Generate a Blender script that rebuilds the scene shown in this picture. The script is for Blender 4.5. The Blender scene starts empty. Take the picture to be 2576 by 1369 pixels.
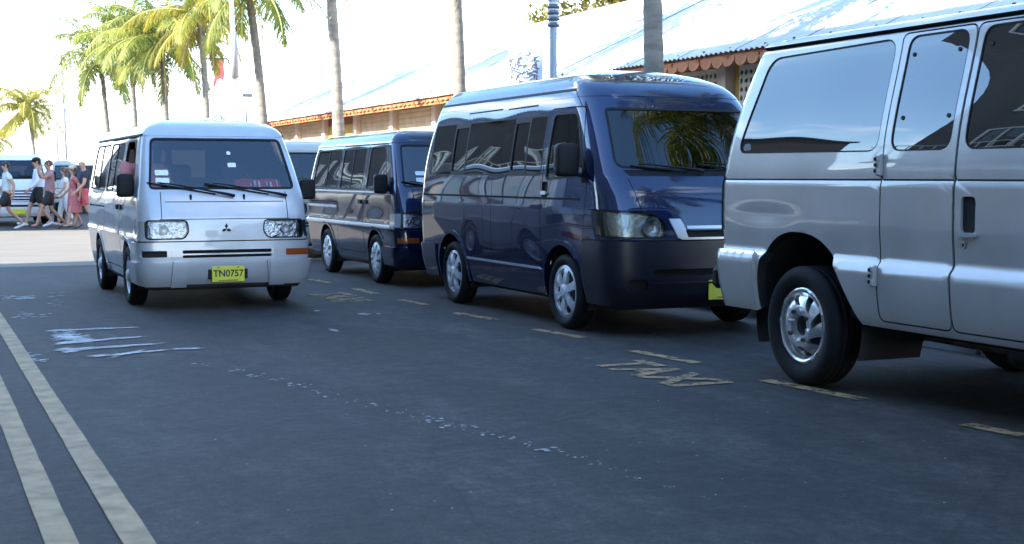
import bpy, math, random
import numpy as np
from mathutils import Vector, Matrix
from mathutils.geometry import delaunay_2d_cdt
R = math.radians
rnd = random.Random(7)
SC = bpy.context.scene
COL = SC.collection

# ------------------------------------------------------------------ camera
EYE = 1.36                      # camera height, metres
YAW = R(23.4)                   # the view is turned this much to the right of the street's direction (+Y)
cam_d = bpy.data.cameras.new('camera')
cam = bpy.data.objects.new('camera', cam_d)
COL.objects.link(cam)
cam_d.sensor_width = 36.0
cam_d.lens = 36.0 * 3500 / 2576
cam_d.clip_start = 0.1
cam_d.clip_end = 3000
cam.location = (0, 0, EYE)
cam.rotation_euler = (R(90 - 3.94), 0, -YAW)
cam_d.dof.use_dof = True
cam_d.dof.focus_distance = 13.0
cam_d.dof.aperture_fstop = 6.3
SC.camera = cam
SC.render.resolution_x = 1024
SC.render.resolution_y = 544

# ------------------------------------------------------------------ sky and sun
SUN_EL = R(31.0)
SUN_TO = (0.993, 0.12)          # horizontal direction in which the sunlight travels
sun_az = math.atan2(-SUN_TO[0], -SUN_TO[1])
w = bpy.data.worlds.new('World')
SC.world = w
w.use_nodes = True
nt = w.node_tree
nt.nodes.clear()
NN = nt.nodes.new
out = NN('ShaderNodeOutputWorld')
bg = NN('ShaderNodeBackground')
bg.inputs['Strength'].default_value = 0.15
sky = NN('ShaderNodeTexSky')
sky.sky_type = 'NISHITA'
sky.sun_disc = False
sky.sun_elevation = SUN_EL
sky.sun_rotation = sun_az
sky.altitude = 0
sky.air_density = 1.0
sky.dust_density = 0.25
sky.ozone_density = 1.4
tc = NN('ShaderNodeTexCoord')
sep = NN('ShaderNodeSeparateXYZ')
nt.links.new(tc.outputs['Generated'], sep.inputs[0])
ad = NN('ShaderNodeMath'); ad.operation = 'ADD'; ad.inputs[1].default_value = 0.18
nt.links.new(sep.outputs['Z'], ad.inputs[0])
mx_ = NN('ShaderNodeMath'); mx_.operation = 'MAXIMUM'; mx_.inputs[1].default_value = 0.05
nt.links.new(ad.outputs[0], mx_.inputs[0])
dv = NN('ShaderNodeVectorMath'); dv.operation = 'DIVIDE'
nt.links.new(tc.outputs['Generated'], dv.inputs[0])
cb = NN('ShaderNodeCombineXYZ')
for k in range(3):
    nt.links.new(mx_.outputs[0], cb.inputs[k])
nt.links.new(cb.outputs[0], dv.inputs[1])
no = NN('ShaderNodeTexNoise')
no.inputs['Scale'].default_value = 1.3
no.inputs['Detail'].default_value = 7.0
no.inputs['Roughness'].default_value = 0.55
nt.links.new(dv.outputs[0], no.inputs['Vector'])
rp = NN('ShaderNodeValToRGB')
rp.color_ramp.elements[0].position = 0.56
rp.color_ramp.elements[0].color = (0, 0, 0, 1)
rp.color_ramp.elements[1].position = 0.72
rp.color_ramp.elements[1].color = (1, 1, 1, 1)
nt.links.new(no.outputs['Fac'], rp.inputs[0])
# bright sea haze all round the horizon, part of the cloud cover
hz = NN('ShaderNodeMapRange')
hz.inputs['From Min'].default_value = 0.02
hz.inputs['From Max'].default_value = 0.13
hz.inputs['To Min'].default_value = 0.7
hz.inputs['To Max'].default_value = 0.0
nt.links.new(sep.outputs['Z'], hz.inputs['Value'])
mxx = NN('ShaderNodeMath'); mxx.operation = 'MAXIMUM'
nt.links.new(rp.outputs[0], mxx.inputs[0])
nt.links.new(hz.outputs[0], mxx.inputs[1])
mixc = NN('ShaderNodeMixRGB')
mixc.inputs[2].default_value = (7.0, 7.3, 7.8, 1)
nt.links.new(mxx.outputs[0], mixc.inputs[0])
hsv = NN('ShaderNodeHueSaturation')
hsv.inputs['Saturation'].default_value = 1.16
nt.links.new(sky.outputs[0], hsv.inputs['Color'])
nt.links.new(hsv.outputs[0], mixc.inputs[1])
nt.links.new(mixc.outputs[0], bg.inputs['Color'])
nt.links.new(bg.outputs[0], out.inputs[0])

sd_ = bpy.data.lights.new('sun', 'SUN')
sd_.energy = 3.2
sd_.angle = R(0.5)
sd_.color = (1.0, 0.93, 0.82)
sun = bpy.data.objects.new('sun', sd_)
COL.objects.link(sun)
dvec = Vector((SUN_TO[0] * math.cos(SUN_EL), SUN_TO[1] * math.cos(SUN_EL), -math.sin(SUN_EL)))
sun.rotation_euler = dvec.to_track_quat('-Z', 'Y').to_euler()
sun.location = (-20, -5, 20)

SC.view_settings.view_transform = 'Standard'
SC.view_settings.look = 'None'
SC.view_settings.gamma = 1.0
SC.view_settings.exposure = 2.85
SC.view_settings.use_curve_mapping = False
SC.render.engine = 'CYCLES'
SC.cycles.max_bounces = 8
SC.cycles.transparent_max_bounces = 16
SC.cycles.caustics_reflective = False
SC.cycles.caustics_refractive = False
SC.cycles.sample_clamp_indirect = 6.0


# ------------------------------------------------------------------ helpers
def tag(o, label=None, cat=None, group=None, kind=None):
    if label: o['label'] = label
    if cat: o['category'] = cat
    if group: o['group'] = group
    if kind: o['kind'] = kind
    return o


def empty(name, loc=(0, 0, 0), rz=0.0, parent=None):
    o = bpy.data.objects.new(name, None)
    o.empty_display_size = 0.1
    COL.objects.link(o)
    o.location = loc
    o.rotation_euler = (0, 0, rz)
    o.parent = parent
    return o


def link(name, me, parent=None, loc=None, rot=None):
    o = bpy.data.objects.new(name, me)
    COL.objects.link(o)
    o.parent = parent
    if loc is not None: o.location = loc
    if rot is not None: o.rotation_euler = rot
    return o


def copy_tree(o, parent=None):
    c = o.copy()
    COL.objects.link(c)
    c.parent = parent
    for ch in list(o.children):
        copy_tree(ch, c)
    return c


def pchip(pts):
    pts = sorted(pts)
    x = np.array([p[0] for p in pts], float)
    y = np.array([p[1] for p in pts], float)
    h = np.diff(x)
    dl = np.diff(y) / h
    m = np.zeros(len(x))
    for i in range(1, len(x) - 1):
        if dl[i - 1] * dl[i] > 0:
            w1 = 2 * h[i] + h[i - 1]
            w2 = h[i] + 2 * h[i - 1]
            m[i] = (w1 + w2) / (w1 / dl[i - 1] + w2 / dl[i])
    m[0], m[-1] = dl[0], dl[-1]

    def f(t):
        t = np.clip(np.asarray(t, float), x[0], x[-1])
        i = np.clip(np.searchsorted(x, t, 'right') - 1, 0, len(h) - 1)
        u = (t - x[i]) / h[i]
        return ((1 + 2 * u) * (1 - u) ** 2 * y[i] + u * (1 - u) ** 2 * h[i] * m[i]
                + u * u * (3 - 2 * u) * y[i + 1] + u * u * (u - 1) * h[i] * m[i + 1])
    return f


# ------------------------------------------------------------------ materials
MATS = {}


def mat(name, col, rough=0.6, metal=0.0, coat=0.0, spec=0.5, var=0.0, vscale=8.0, bump=0.0, bscale=40.0,
        detail=6.0, col2=None, emis=None, objrand=0.0, coord='Object', stretch=None, coatr=0.04):
    if name in MATS: return MATS[name]
    m = bpy.data.materials.new(name)
    m.use_nodes = True
    n = m.node_tree
    b = n.nodes['Principled BSDF']
    b.inputs['Base Color'].default_value = (*col, 1)
    b.inputs['Roughness'].default_value = rough
    b.inputs['Metallic'].default_value = metal
    b.inputs['Coat Weight'].default_value = coat
    b.inputs['Coat Roughness'].default_value = coatr
    b.inputs['Specular IOR Level'].default_value = spec
    t = n.nodes.new('ShaderNodeTexCoord')
    vec = t.outputs[coord]
    if stretch:
        mp = n.nodes.new('ShaderNodeMapping')
        mp.inputs['Scale'].default_value = stretch
        n.links.new(vec, mp.inputs[0])
        vec = mp.outputs[0]
    if var or col2:
        ns = n.nodes.new('ShaderNodeTexNoise')
        ns.inputs['Scale'].default_value = vscale
        ns.inputs['Detail'].default_value = detail
        n.links.new(vec, ns.inputs['Vector'])
        r = n.nodes.new('ShaderNodeValToRGB')
        c2 = col2 or tuple(min(1, c * (1 + var)) for c in col)
        c1 = col if col2 else tuple(c * (1 - var) for c in col)
        r.color_ramp.elements[0].position = 0.33
        r.color_ramp.elements[1].position = 0.67
        r.color_ramp.elements[0].color = (*c1, 1)
        r.color_ramp.elements[1].color = (*c2, 1)
        n.links.new(ns.outputs['Fac'], r.inputs[0])
        src = r.outputs[0]
        if objrand:
            oi = n.nodes.new('ShaderNodeObjectInfo')
            hs = n.nodes.new('ShaderNodeHueSaturation')
            mr = n.nodes.new('ShaderNodeMapRange')
            mr.inputs['To Min'].default_value = 1 - objrand
            mr.inputs['To Max'].default_value = 1 + objrand
            n.links.new(oi.outputs['Random'], mr.inputs['Value'])
            n.links.new(mr.outputs[0], hs.inputs['Value'])
            n.links.new(src, hs.inputs['Color'])
            src = hs.outputs[0]
        n.links.new(src, b.inputs['Base Color'])
    if bump:
        nb = n.nodes.new('ShaderNodeTexNoise')
        nb.inputs['Scale'].default_value = bscale
        nb.inputs['Detail'].default_value = 5
        n.links.new(vec, nb.inputs['Vector'])
        bp = n.nodes.new('ShaderNodeBump')
        bp.inputs['Strength'].default_value = bump
        bp.inputs['Distance'].default_value = 0.02
        n.links.new(nb.outputs['Fac'], bp.inputs['Height'])
        n.links.new(bp.outputs[0], b.inputs['Normal'])
    if emis:
        b.inputs['Emission Color'].default_value = (*emis[0], 1)
        b.inputs['Emission Strength'].default_value = emis[1]
    MATS[name] = m
    return m


def glass(name, tint, ior=1.75, rough=0.0):
    if name in MATS: return MATS[name]
    m = bpy.data.materials.new(name)
    m.use_nodes = True
    n = m.node_tree
    n.nodes.clear()
    o = n.nodes.new('ShaderNodeOutputMaterial')
    tr = n.nodes.new('ShaderNodeBsdfTransparent')
    tr.inputs[0].default_value = (*tint, 1)
    gl = n.nodes.new('ShaderNodeBsdfGlossy')
    gl.inputs['Roughness'].default_value = rough
    fr = n.nodes.new('ShaderNodeFresnel')
    fr.inputs['IOR'].default_value = ior
    mx = n.nodes.new('ShaderNodeMixShader')
    n.links.new(fr.outputs[0], mx.inputs[0])
    n.links.new(tr.outputs[0], mx.inputs[1])
    n.links.new(gl.outputs[0], mx.inputs[2])
    n.links.new(mx.outputs[0], o.inputs[0])
    MATS[name] = m
    return m


def leafmat(name, c1, c2, trans=0.35):
    if name in MATS: return MATS[name]
    m = mat(name, c1, 0.55, var=0, col2=c2, vscale=1.3, detail=3, objrand=0.25, spec=0.35)
    n = m.node_tree
    b = n.nodes['Principled BSDF']
    o = n.nodes['Material Output']
    t = n.nodes.new('ShaderNodeBsdfTranslucent')
    src = b.inputs['Base Color'].links[0].from_socket
    n.links.new(src, t.inputs[0])
    mx = n.nodes.new('ShaderNodeMixShader')
    mx.inputs[0].default_value = trans
    n.links.new(b.outputs[0], mx.inputs[1])
    n.links.new(t.outputs[0], mx.inputs[2])
    n.links.new(mx.outputs[0], o.inputs[0])
    return m


BLACK = mat('black_plastic', (0.009, 0.009, 0.010), 0.6, spec=0.22)
RUBBER = mat('rubber', (0.006, 0.006, 0.0065), 0.75, spec=0.25, var=0.3, vscale=20, bump=0.15, bscale=90)
GAP = mat('shut_gap', (0.006, 0.006, 0.006), 0.8)
CHROME = mat('bright_metal', (0.72, 0.73, 0.75), 0.24, 0.9)
STEEL = mat('wheel_silver', (0.55, 0.56, 0.58), 0.38, 0.35, var=0.15, vscale=15)
LENS = glass('lamp_lens', (0.9, 0.92, 0.95), 1.5, 0.02)
AMBER = mat('amber_lens', (0.26, 0.05, 0.008), 0.12, coat=0.6)
GREYLENS = mat('grey_lens', (0.28, 0.29, 0.30), 0.12, coat=0.8)
REFL = mat('lamp_reflector', (0.42, 0.43, 0.45), 0.22, 0.95, bump=0.8, bscale=25)
UNDER = mat('underbody', (0.018, 0.017, 0.016), 0.8, var=0.4, vscale=6)
SEATM = mat('seat_fabric', (0.05, 0.05, 0.055), 0.9, var=0.2)
PLATE = mat('plate_yellow', (0.62, 0.58, 0.03), 0.4, var=0.12, vscale=12)
INK = mat('plate_ink', (0.01, 0.012, 0.01), 0.5)


# ------------------------------------------------------------------ mesh builder
class MB:
    def __init__(self):
        self.v = []; self.f = []; self.m = []; self.sm = []

    def add(self, vs, fs, mi=0, smooth=False):
        o = len(self.v)
        self.v += [tuple(p) for p in vs]
        for f in fs:
            self.f.append(tuple(i + o for i in f)); self.m.append(mi); self.sm.append(smooth)

    def box(self, c, s, mi=0, M=None, ch=0.0):
        """box centred at c with full sizes s, its edges chamfered by ch"""
        hx, hy, hz = s[0] / 2, s[1] / 2, s[2] / 2
        if ch <= 0:
            vs = [(sx * hx, sy * hy, sz * hz) for sx in (-1, 1) for sy in (-1, 1) for sz in (-1, 1)]
            fs = [(0, 1, 3, 2), (4, 6, 7, 5), (0, 4, 5, 1), (2, 3, 7, 6), (0, 2, 6, 4), (1, 5, 7, 3)]
        else:
            ch = min(ch, hx * .95, hy * .95, hz * .95)
            vs = []; idx = {}
            for sx in (-1, 1):
                for sy in (-1, 1):
                    for sz in (-1, 1):
                        for a in range(3):
                            p = [sx * (hx - ch), sy * (hy - ch), sz * (hz - ch)]
                            p[a] = (sx * hx, sy * hy, sz * hz)[a]
                            idx[(sx, sy, sz, a)] = len(vs); vs.append(tuple(p))
            fs = []
            q = [(-1, -1), (1, -1), (1, 1), (-1, 1)]
            for a in range(3):
                for sg in (-1, 1):
                    loop = []
                    for (u, v) in q:
                        k = [0, 0, 0]; k[a] = sg; k[(a + 1) % 3] = u; k[(a + 2) % 3] = v
                        loop.append(idx[(k[0], k[1], k[2], a)])
                    fs.append(tuple(loop if sg > 0 else loop[::-1]))
            for a in range(3):
                b_, c_ = (a + 1) % 3, (a + 2) % 3
                for sb in (-1, 1):
                    for sc in (-1, 1):
                        def K(sa, ax):
                            k = [0, 0, 0]; k[a] = sa; k[b_] = sb; k[c_] = sc
                            return idx[(k[0], k[1], k[2], ax)]
                        loop = [K(-1, b_), K(1, b_), K(1, c_), K(-1, c_)]
                        fs.append(tuple(loop if sb * sc < 0 else loop[::-1]))
            for sx in (-1, 1):
                for sy in (-1, 1):
                    for sz in (-1, 1):
                        loop = [idx[(sx, sy, sz, a)] for a in range(3)]
                        fs.append(tuple(loop if sx * sy * sz > 0 else loop[::-1]))
        vs = [Vector(p) for p in vs]
        if M is not None: vs = [M @ p for p in vs]
        c = Vector(c)
        self.add([p + c for p in vs], fs, mi)
        return self

    def tube(self, pts, rad, seg=8, mi=0, cap=True, smooth=True):
        """round tube through pts; rad is a number or one per point"""
        pts = [Vector(p) for p in pts]
        rs = [rad] * len(pts) if not hasattr(rad, '__len__') else rad
        vs = []; fs = []
        up = Vector((0, 0, 1))
        d0 = (pts[1] - pts[0]).normalized()
        a = d0.cross(up)
        if a.length < 1e-3: a = d0.cross(Vector((0, 1, 0)))
        a.normalize()
        for i, p in enumerate(pts):
            d = (pts[min(i + 1, len(pts) - 1)] - pts[max(i - 1, 0)]).normalized()
            a = (a - d * a.dot(d)).normalized()
            b = d.cross(a)
            for k in range(seg):
                t = 2 * math.pi * k / seg
                vs.append(p + (a * math.cos(t) + b * math.sin(t)) * rs[i])
        for i in range(len(pts) - 1):
            for k in range(seg):
                k2 = (k + 1) % seg
                fs.append((i * seg + k, i * seg + k2, (i + 1) * seg + k2, (i + 1) * seg + k))
        self.add(vs, fs, mi, smooth)
        if cap:
            o = len(self.v) - len(vs)
            self.f.append(tuple(o + k for k in range(seg))[::-1]); self.m.append(mi); self.sm.append(False)
            self.f.append(tuple(o + (len(pts) - 1) * seg + k for k in range(seg))); self.m.append(mi); self.sm.append(False)
        return self

    def lathe(self, prof, seg=32, axis='Z', c=(0, 0, 0), mi=0, a0=0.0, a1=2 * math.pi, smooth=True):
        """prof: (radius, height) points turned about an axis"""
        full = abs(a1 - a0 - 2 * math.pi) < 1e-6
        n = seg if full else seg + 1
        vs = []; fs = []
        for (r, h) in prof:
            for k in range(n):
                t = a0 + (a1 - a0) * k / seg
                p = (r * math.cos(t), r * math.sin(t), h)
                if axis == 'X': p = (p[2], p[0], p[1])
                if axis == 'Y': p = (p[1], p[2], p[0])
                vs.append((p[0] + c[0], p[1] + c[1], p[2] + c[2]))
        for i in range(len(prof) - 1):
            for k in range(seg):
                k2 = (k + 1) % n
                fs.append((i * n + k, i * n + k2, (i + 1) * n + k2, (i + 1) * n + k))
        self.add(vs, fs, mi, smooth)
        return self

    def ball(self, c, r, seg=12, rings=8, mi=0):
        vs = []; fs = []
        r = (r, r, r) if not hasattr(r, '__len__') else r
        for i in range(rings + 1):
            ph = math.pi * i / rings
            for k in range(seg):
                t = 2 * math.pi * k / seg
                vs.append((c[0] + r[0] * math.sin(ph) * math.cos(t), c[1] + r[1] * math.sin(ph) * math.sin(t), c[2] + r[2] * math.cos(ph)))
        for i in range(rings):
            for k in range(seg):
                k2 = (k + 1) % seg
                fs.append((i * seg + k, (i + 1) * seg + k, (i + 1) * seg + k2, i * seg + k2))
        self.add(vs, fs, mi, True)
        return self

    def pod(self, c, r, e=.35, seg=20, rings=14, mi=0):
        """rounded block (superellipsoid) with half sizes r"""
        p = lambda t: math.copysign(abs(t) ** e, t)
        vs = []; fs = []
        for i in range(rings + 1):
            ph = -math.pi / 2 + math.pi * i / rings
            for k in range(seg):
                t = 2 * math.pi * k / seg
                vs.append((c[0] + r[0] * p(math.cos(ph)) * p(math.cos(t)), c[1] + r[1] * p(math.cos(ph)) * p(math.sin(t)), c[2] + r[2] * p(math.sin(ph))))
        for i in range(rings):
            for k in range(seg):
                k2 = (k + 1) % seg
                fs.append((i * seg + k, i * seg + k2, (i + 1) * seg + k2, (i + 1) * seg + k))
        self.add(vs, fs, mi, True)
        return self

    def prism(self, poly, h0, h1, plane='XY', mi=0):
        """extruded polygon; plane XY extrudes along Z, XZ along Y, YZ along X"""
        n = len(poly)

        def P(p, h):
            if plane == 'XY': return (p[0], p[1], h)
            if plane == 'XZ': return (p[0], h, p[1])
            return (h, p[0], p[1])
        vs = [P(p, h0) for p in poly] + [P(p, h1) for p in poly]
        fs = [tuple(range(n))[::-1], tuple(range(n, 2 * n))]
        fs += [(i, (i + 1) % n, n + (i + 1) % n, n + i) for i in range(n)]
        self.add(vs, fs, mi)
        return self

    def mesh(self, name, mats):
        me = bpy.data.meshes.new(name)
        me.from_pydata(self.v, [], self.f)
        for m_ in (mats if isinstance(mats, (list, tuple)) else [mats]):
            me.materials.append(m_)
        me.polygons.foreach_set('material_index', self.m)
        me.polygons.foreach_set('use_smooth', self.sm)
        me.update()
        return me

    def build(self, name, mats, parent=None, loc=None, rot=None):
        return link(name, self.mesh(name, mats), parent, loc, rot)


def text_mesh(s, size, mt, extrude=0.0, sx=1.0, bold=0.0):
    cu = bpy.data.curves.new('t', 'FONT')
    cu.body = s
    cu.size = size
    cu.extrude = extrude
    cu.offset = bold
    cu.align_x = 'CENTER'
    cu.align_y = 'CENTER'
    cu.resolution_u = 3
    o = bpy.data.objects.new('t', cu)
    COL.objects.link(o)
    dg = bpy.context.evaluated_depsgraph_get()
    me = bpy.data.meshes.new_from_object(o.evaluated_get(dg))
    bpy.data.objects.remove(o)
    bpy.data.curves.remove(cu)
    me.materials.clear()
    me.materials.append(mt)
    me.transform(Matrix.Diagonal((sx, 1, 1, 1)))
    return me


# ------------------------------------------------------------------ charts: sheets cut into regions that become real panels
def inpoly(px, py, poly):
    poly = np.asarray(poly)
    res = np.zeros(len(px), bool)
    x0, y0 = poly.min(0); x1, y1 = poly.max(0)
    c = np.where((px >= x0) & (px <= x1) & (py >= y0) & (py <= y1))[0]
    if len(c) == 0: return res
    X = px[c][:, None]; Y = py[c][:, None]
    a = poly; b = np.roll(poly, -1, 0)
    cond = (a[:, 1] > Y) != (b[:, 1] > Y)
    with np.errstate(divide='ignore', invalid='ignore'):
        xi = (b[:, 0] - a[:, 0]) * (Y - a[:, 1]) / (b[:, 1] - a[:, 1]) + a[:, 0]
    res[c] = (np.sum(cond & (X < xi), 1) % 2) == 1
    return res


def resample(poly, step):
    o = []
    n = len(poly)
    for i in range(n):
        a = poly[i]; b = poly[(i + 1) % n]
        k = max(1, int(math.ceil(math.hypot(b[0] - a[0], b[1] - a[1]) / step)))
        for j in range(k):
            t = j / k
            o.append((a[0] + (b[0] - a[0]) * t, a[1] + (b[1] - a[1]) * t))
    return o


def rpoly(pts, r, seg=4):
    """polygon with rounded corners; r a number or one per corner"""
    n = len(pts)
    rr = [r] * n if not hasattr(r, '__len__') else r
    o = []
    for i in range(n):
        p = Vector(pts[i]); a = Vector(pts[i - 1]); b = Vector(pts[(i + 1) % n])
        da = (a - p); db = (b - p)
        q = min(rr[i], da.length * .49, db.length * .49)
        if q <= 1e-5:
            o.append(tuple(p)); continue
        A = p + da.normalized() * q; B = p + db.normalized() * q
        for k in range(seg + 1):
            t = k / seg
            o.append(tuple(A * (1 - t) ** 2 + p * 2 * t * (1 - t) + B * t * t))
    return o


def openline(pts, step):
    o = []
    for a, b in zip(pts[:-1], pts[1:]):
        k = max(1, int(math.ceil(math.hypot(b[0] - a[0], b[1] - a[1]) / step)))
        o += [(a[0] + (b[0] - a[0]) * j / k, a[1] + (b[1] - a[1]) * j / k) for j in range(k)]
    return o + [tuple(pts[-1])]


def strip(pts, wd):
    """thin closed band along an open polyline"""
    L = []; Rr = []
    for i, p in enumerate(pts):
        a = pts[max(i - 1, 0)]; b = pts[min(i + 1, len(pts) - 1)]
        d = Vector((b[0] - a[0], b[1] - a[1])).normalized()
        L.append((p[0] - d.y * wd / 2, p[1] + d.x * wd / 2))
        Rr.append((p[0] + d.y * wd / 2, p[1] - d.x * wd / 2))
    return L + Rr[::-1]


class F:
    """one region of a chart"""
    def __init__(s, name, poly, mt, off=0.0, key=None, parent=None, hole=False, wm=None, step=0.06, drop=0.03):
        s.name, s.poly, s.mt, s.off, s.key, s.parent, s.hole, s.wm, s.step, s.drop = name, poly, mt, off, key or name, parent, hole, wm, step, drop


def chart(root, outline, base, feats, P, grid, ostep=0.08):
    """cut the sheet `outline` by the regions `feats` (later ones on top) and link one mesh per key under root"""
    regs = [base] + feats
    pts = []; edges = []

    def loop(poly, st):
        q = resample(poly, st)
        o = len(pts)
        pts.extend(q)
        edges.extend((o + i, o + (i + 1) % len(q)) for i in range(len(q)))
    loop(outline, ostep)
    for f in feats:
        loop(f.poly, f.step)
    cons = np.array(pts)
    if grid is not None and len(grid):
        g = np.asarray(grid)
        keep = np.ones(len(g), bool)
        for i in range(0, len(g), 2000):
            d = ((g[i:i + 2000, None, :] - cons[None]) ** 2).sum(2).min(1)
            keep[i:i + 2000] = d > 0.012 ** 2
        pts.extend(map(tuple, g[keep]))
    r = delaunay_2d_cdt([Vector(p) for p in pts], edges, [], 0, 1e-6)
    V = np.array([tuple(v) for v in r[0]])
    T = np.array([f for f in r[2] if len(f) == 3])
    c = V[T].mean(1)
    reg = np.where(inpoly(c[:, 0], c[:, 1], resample(outline, ostep)), 0, -1)
    for i, f in enumerate(feats):
        ii = inpoly(c[:, 0], c[:, 1], f.poly)
        reg[ii & (reg >= 0)] = i + 1
    pos, nrm = P(V[:, 0], V[:, 1])
    groups = {}
    for i, f in enumerate(regs):
        groups.setdefault(f.key, []).append(i)
    data = {k: dict(v=[], n=[], f=[], m=[], c=0) for k in groups}
    for i, f in enumerate(regs):
        if f.hole: continue
        tt = T[reg == i]
        if len(tt) == 0: continue
        u, inv = np.unique(tt, return_inverse=True)
        tri = inv.reshape(-1, 3)
        co = pos[u] + nrm[u] * f.off
        fn = np.cross(co[tri[:, 1]] - co[tri[:, 0]], co[tri[:, 2]] - co[tri[:, 0]])
        flip = (fn * nrm[u][tri[:, 0]]).sum(1) < 0
        tri[flip] = tri[flip][:, ::-1]
        ok = (fn ** 2).sum(1) > 1e-16
        d = data[f.key]
        d['v'].append(co); d['n'].append(nrm[u]); d['f'].append(tri[ok] + d['c']); d['m'].append(np.zeros(ok.sum(), int))
        d['c'] += len(u)
    # walls between regions that lie at different depths
    e = np.concatenate([T[:, [0, 1]], T[:, [1, 2]], T[:, [2, 0]]])
    ti = np.tile(np.arange(len(T)), 3)
    es = np.sort(e, 1)
    o = np.lexsort((es[:, 1], es[:, 0]))
    es = es[o]; ti = ti[o]
    same = (es[1:] == es[:-1]).all(1)
    for k in np.where(same)[0]:
        ra, rb = reg[ti[k]], reg[ti[k + 1]]
        if ra == rb or ra < 0 or rb < 0: continue
        A, B = regs[ra], regs[rb]
        if A.hole and B.hole: continue
        oa = B.off - A.drop if A.hole else A.off
        ob = A.off - B.drop if B.hole else B.off
        if abs(oa - ob) < 1e-4: continue
        if oa > ob: hi, th, H, Lw = A, ti[k], oa, ob
        else: hi, th, H, Lw = B, ti[k + 1], ob, oa
        i, j = es[k]
        q = np.array([pos[i] + nrm[i] * H, pos[j] + nrm[j] * H, pos[j] + nrm[j] * Lw, pos[i] + nrm[i] * Lw])
        fn = np.cross(q[1] - q[0], q[3] - q[0])
        ln = np.linalg.norm(fn)
        if ln < 1e-12: continue
        fn /= ln
        cen = pos[T[th]].mean(0)
        if np.dot(fn, q[0] - cen) < 0: fn = -fn; q = q[::-1]
        d = data[hi.key]
        d['v'].append(q); d['n'].append(np.tile(fn, (4, 1)))
        b = d['c']
        d['f'].append(np.array([[b, b + 1, b + 2], [b, b + 2, b + 3]])); d['m'].append(np.ones(2, int))
        d['c'] += 4
    objs = {}
    for key, idx in groups.items():
        d = data[key]
        if d['c'] == 0: continue
        f0 = regs[idx[0]]
        me = bpy.data.meshes.new(f0.name)
        vv = np.concatenate(d['v']); ff = np.concatenate(d['f'])
        me.from_pydata(vv.tolist(), [], ff.tolist())
        me.materials.append(f0.mt)
        me.materials.append(f0.wm or f0.mt)
        me.polygons.foreach_set('material_index', np.concatenate(d['m']))
        me.polygons.foreach_set('use_smooth', np.ones(len(ff), bool))
        me.normals_split_custom_set_from_vertices(np.concatenate(d['n']).tolist())
        par = objs.get(f0.parent, root) if f0.parent else root
        objs[key] = link(f0.name, me, par)
        if key in ('seam', 'rib') or f0.name in ('window_bolt', 'lug_nut', 'slot') or key.startswith('lug'): objs[key]['kind'] = 'stuff'
    return objs


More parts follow.
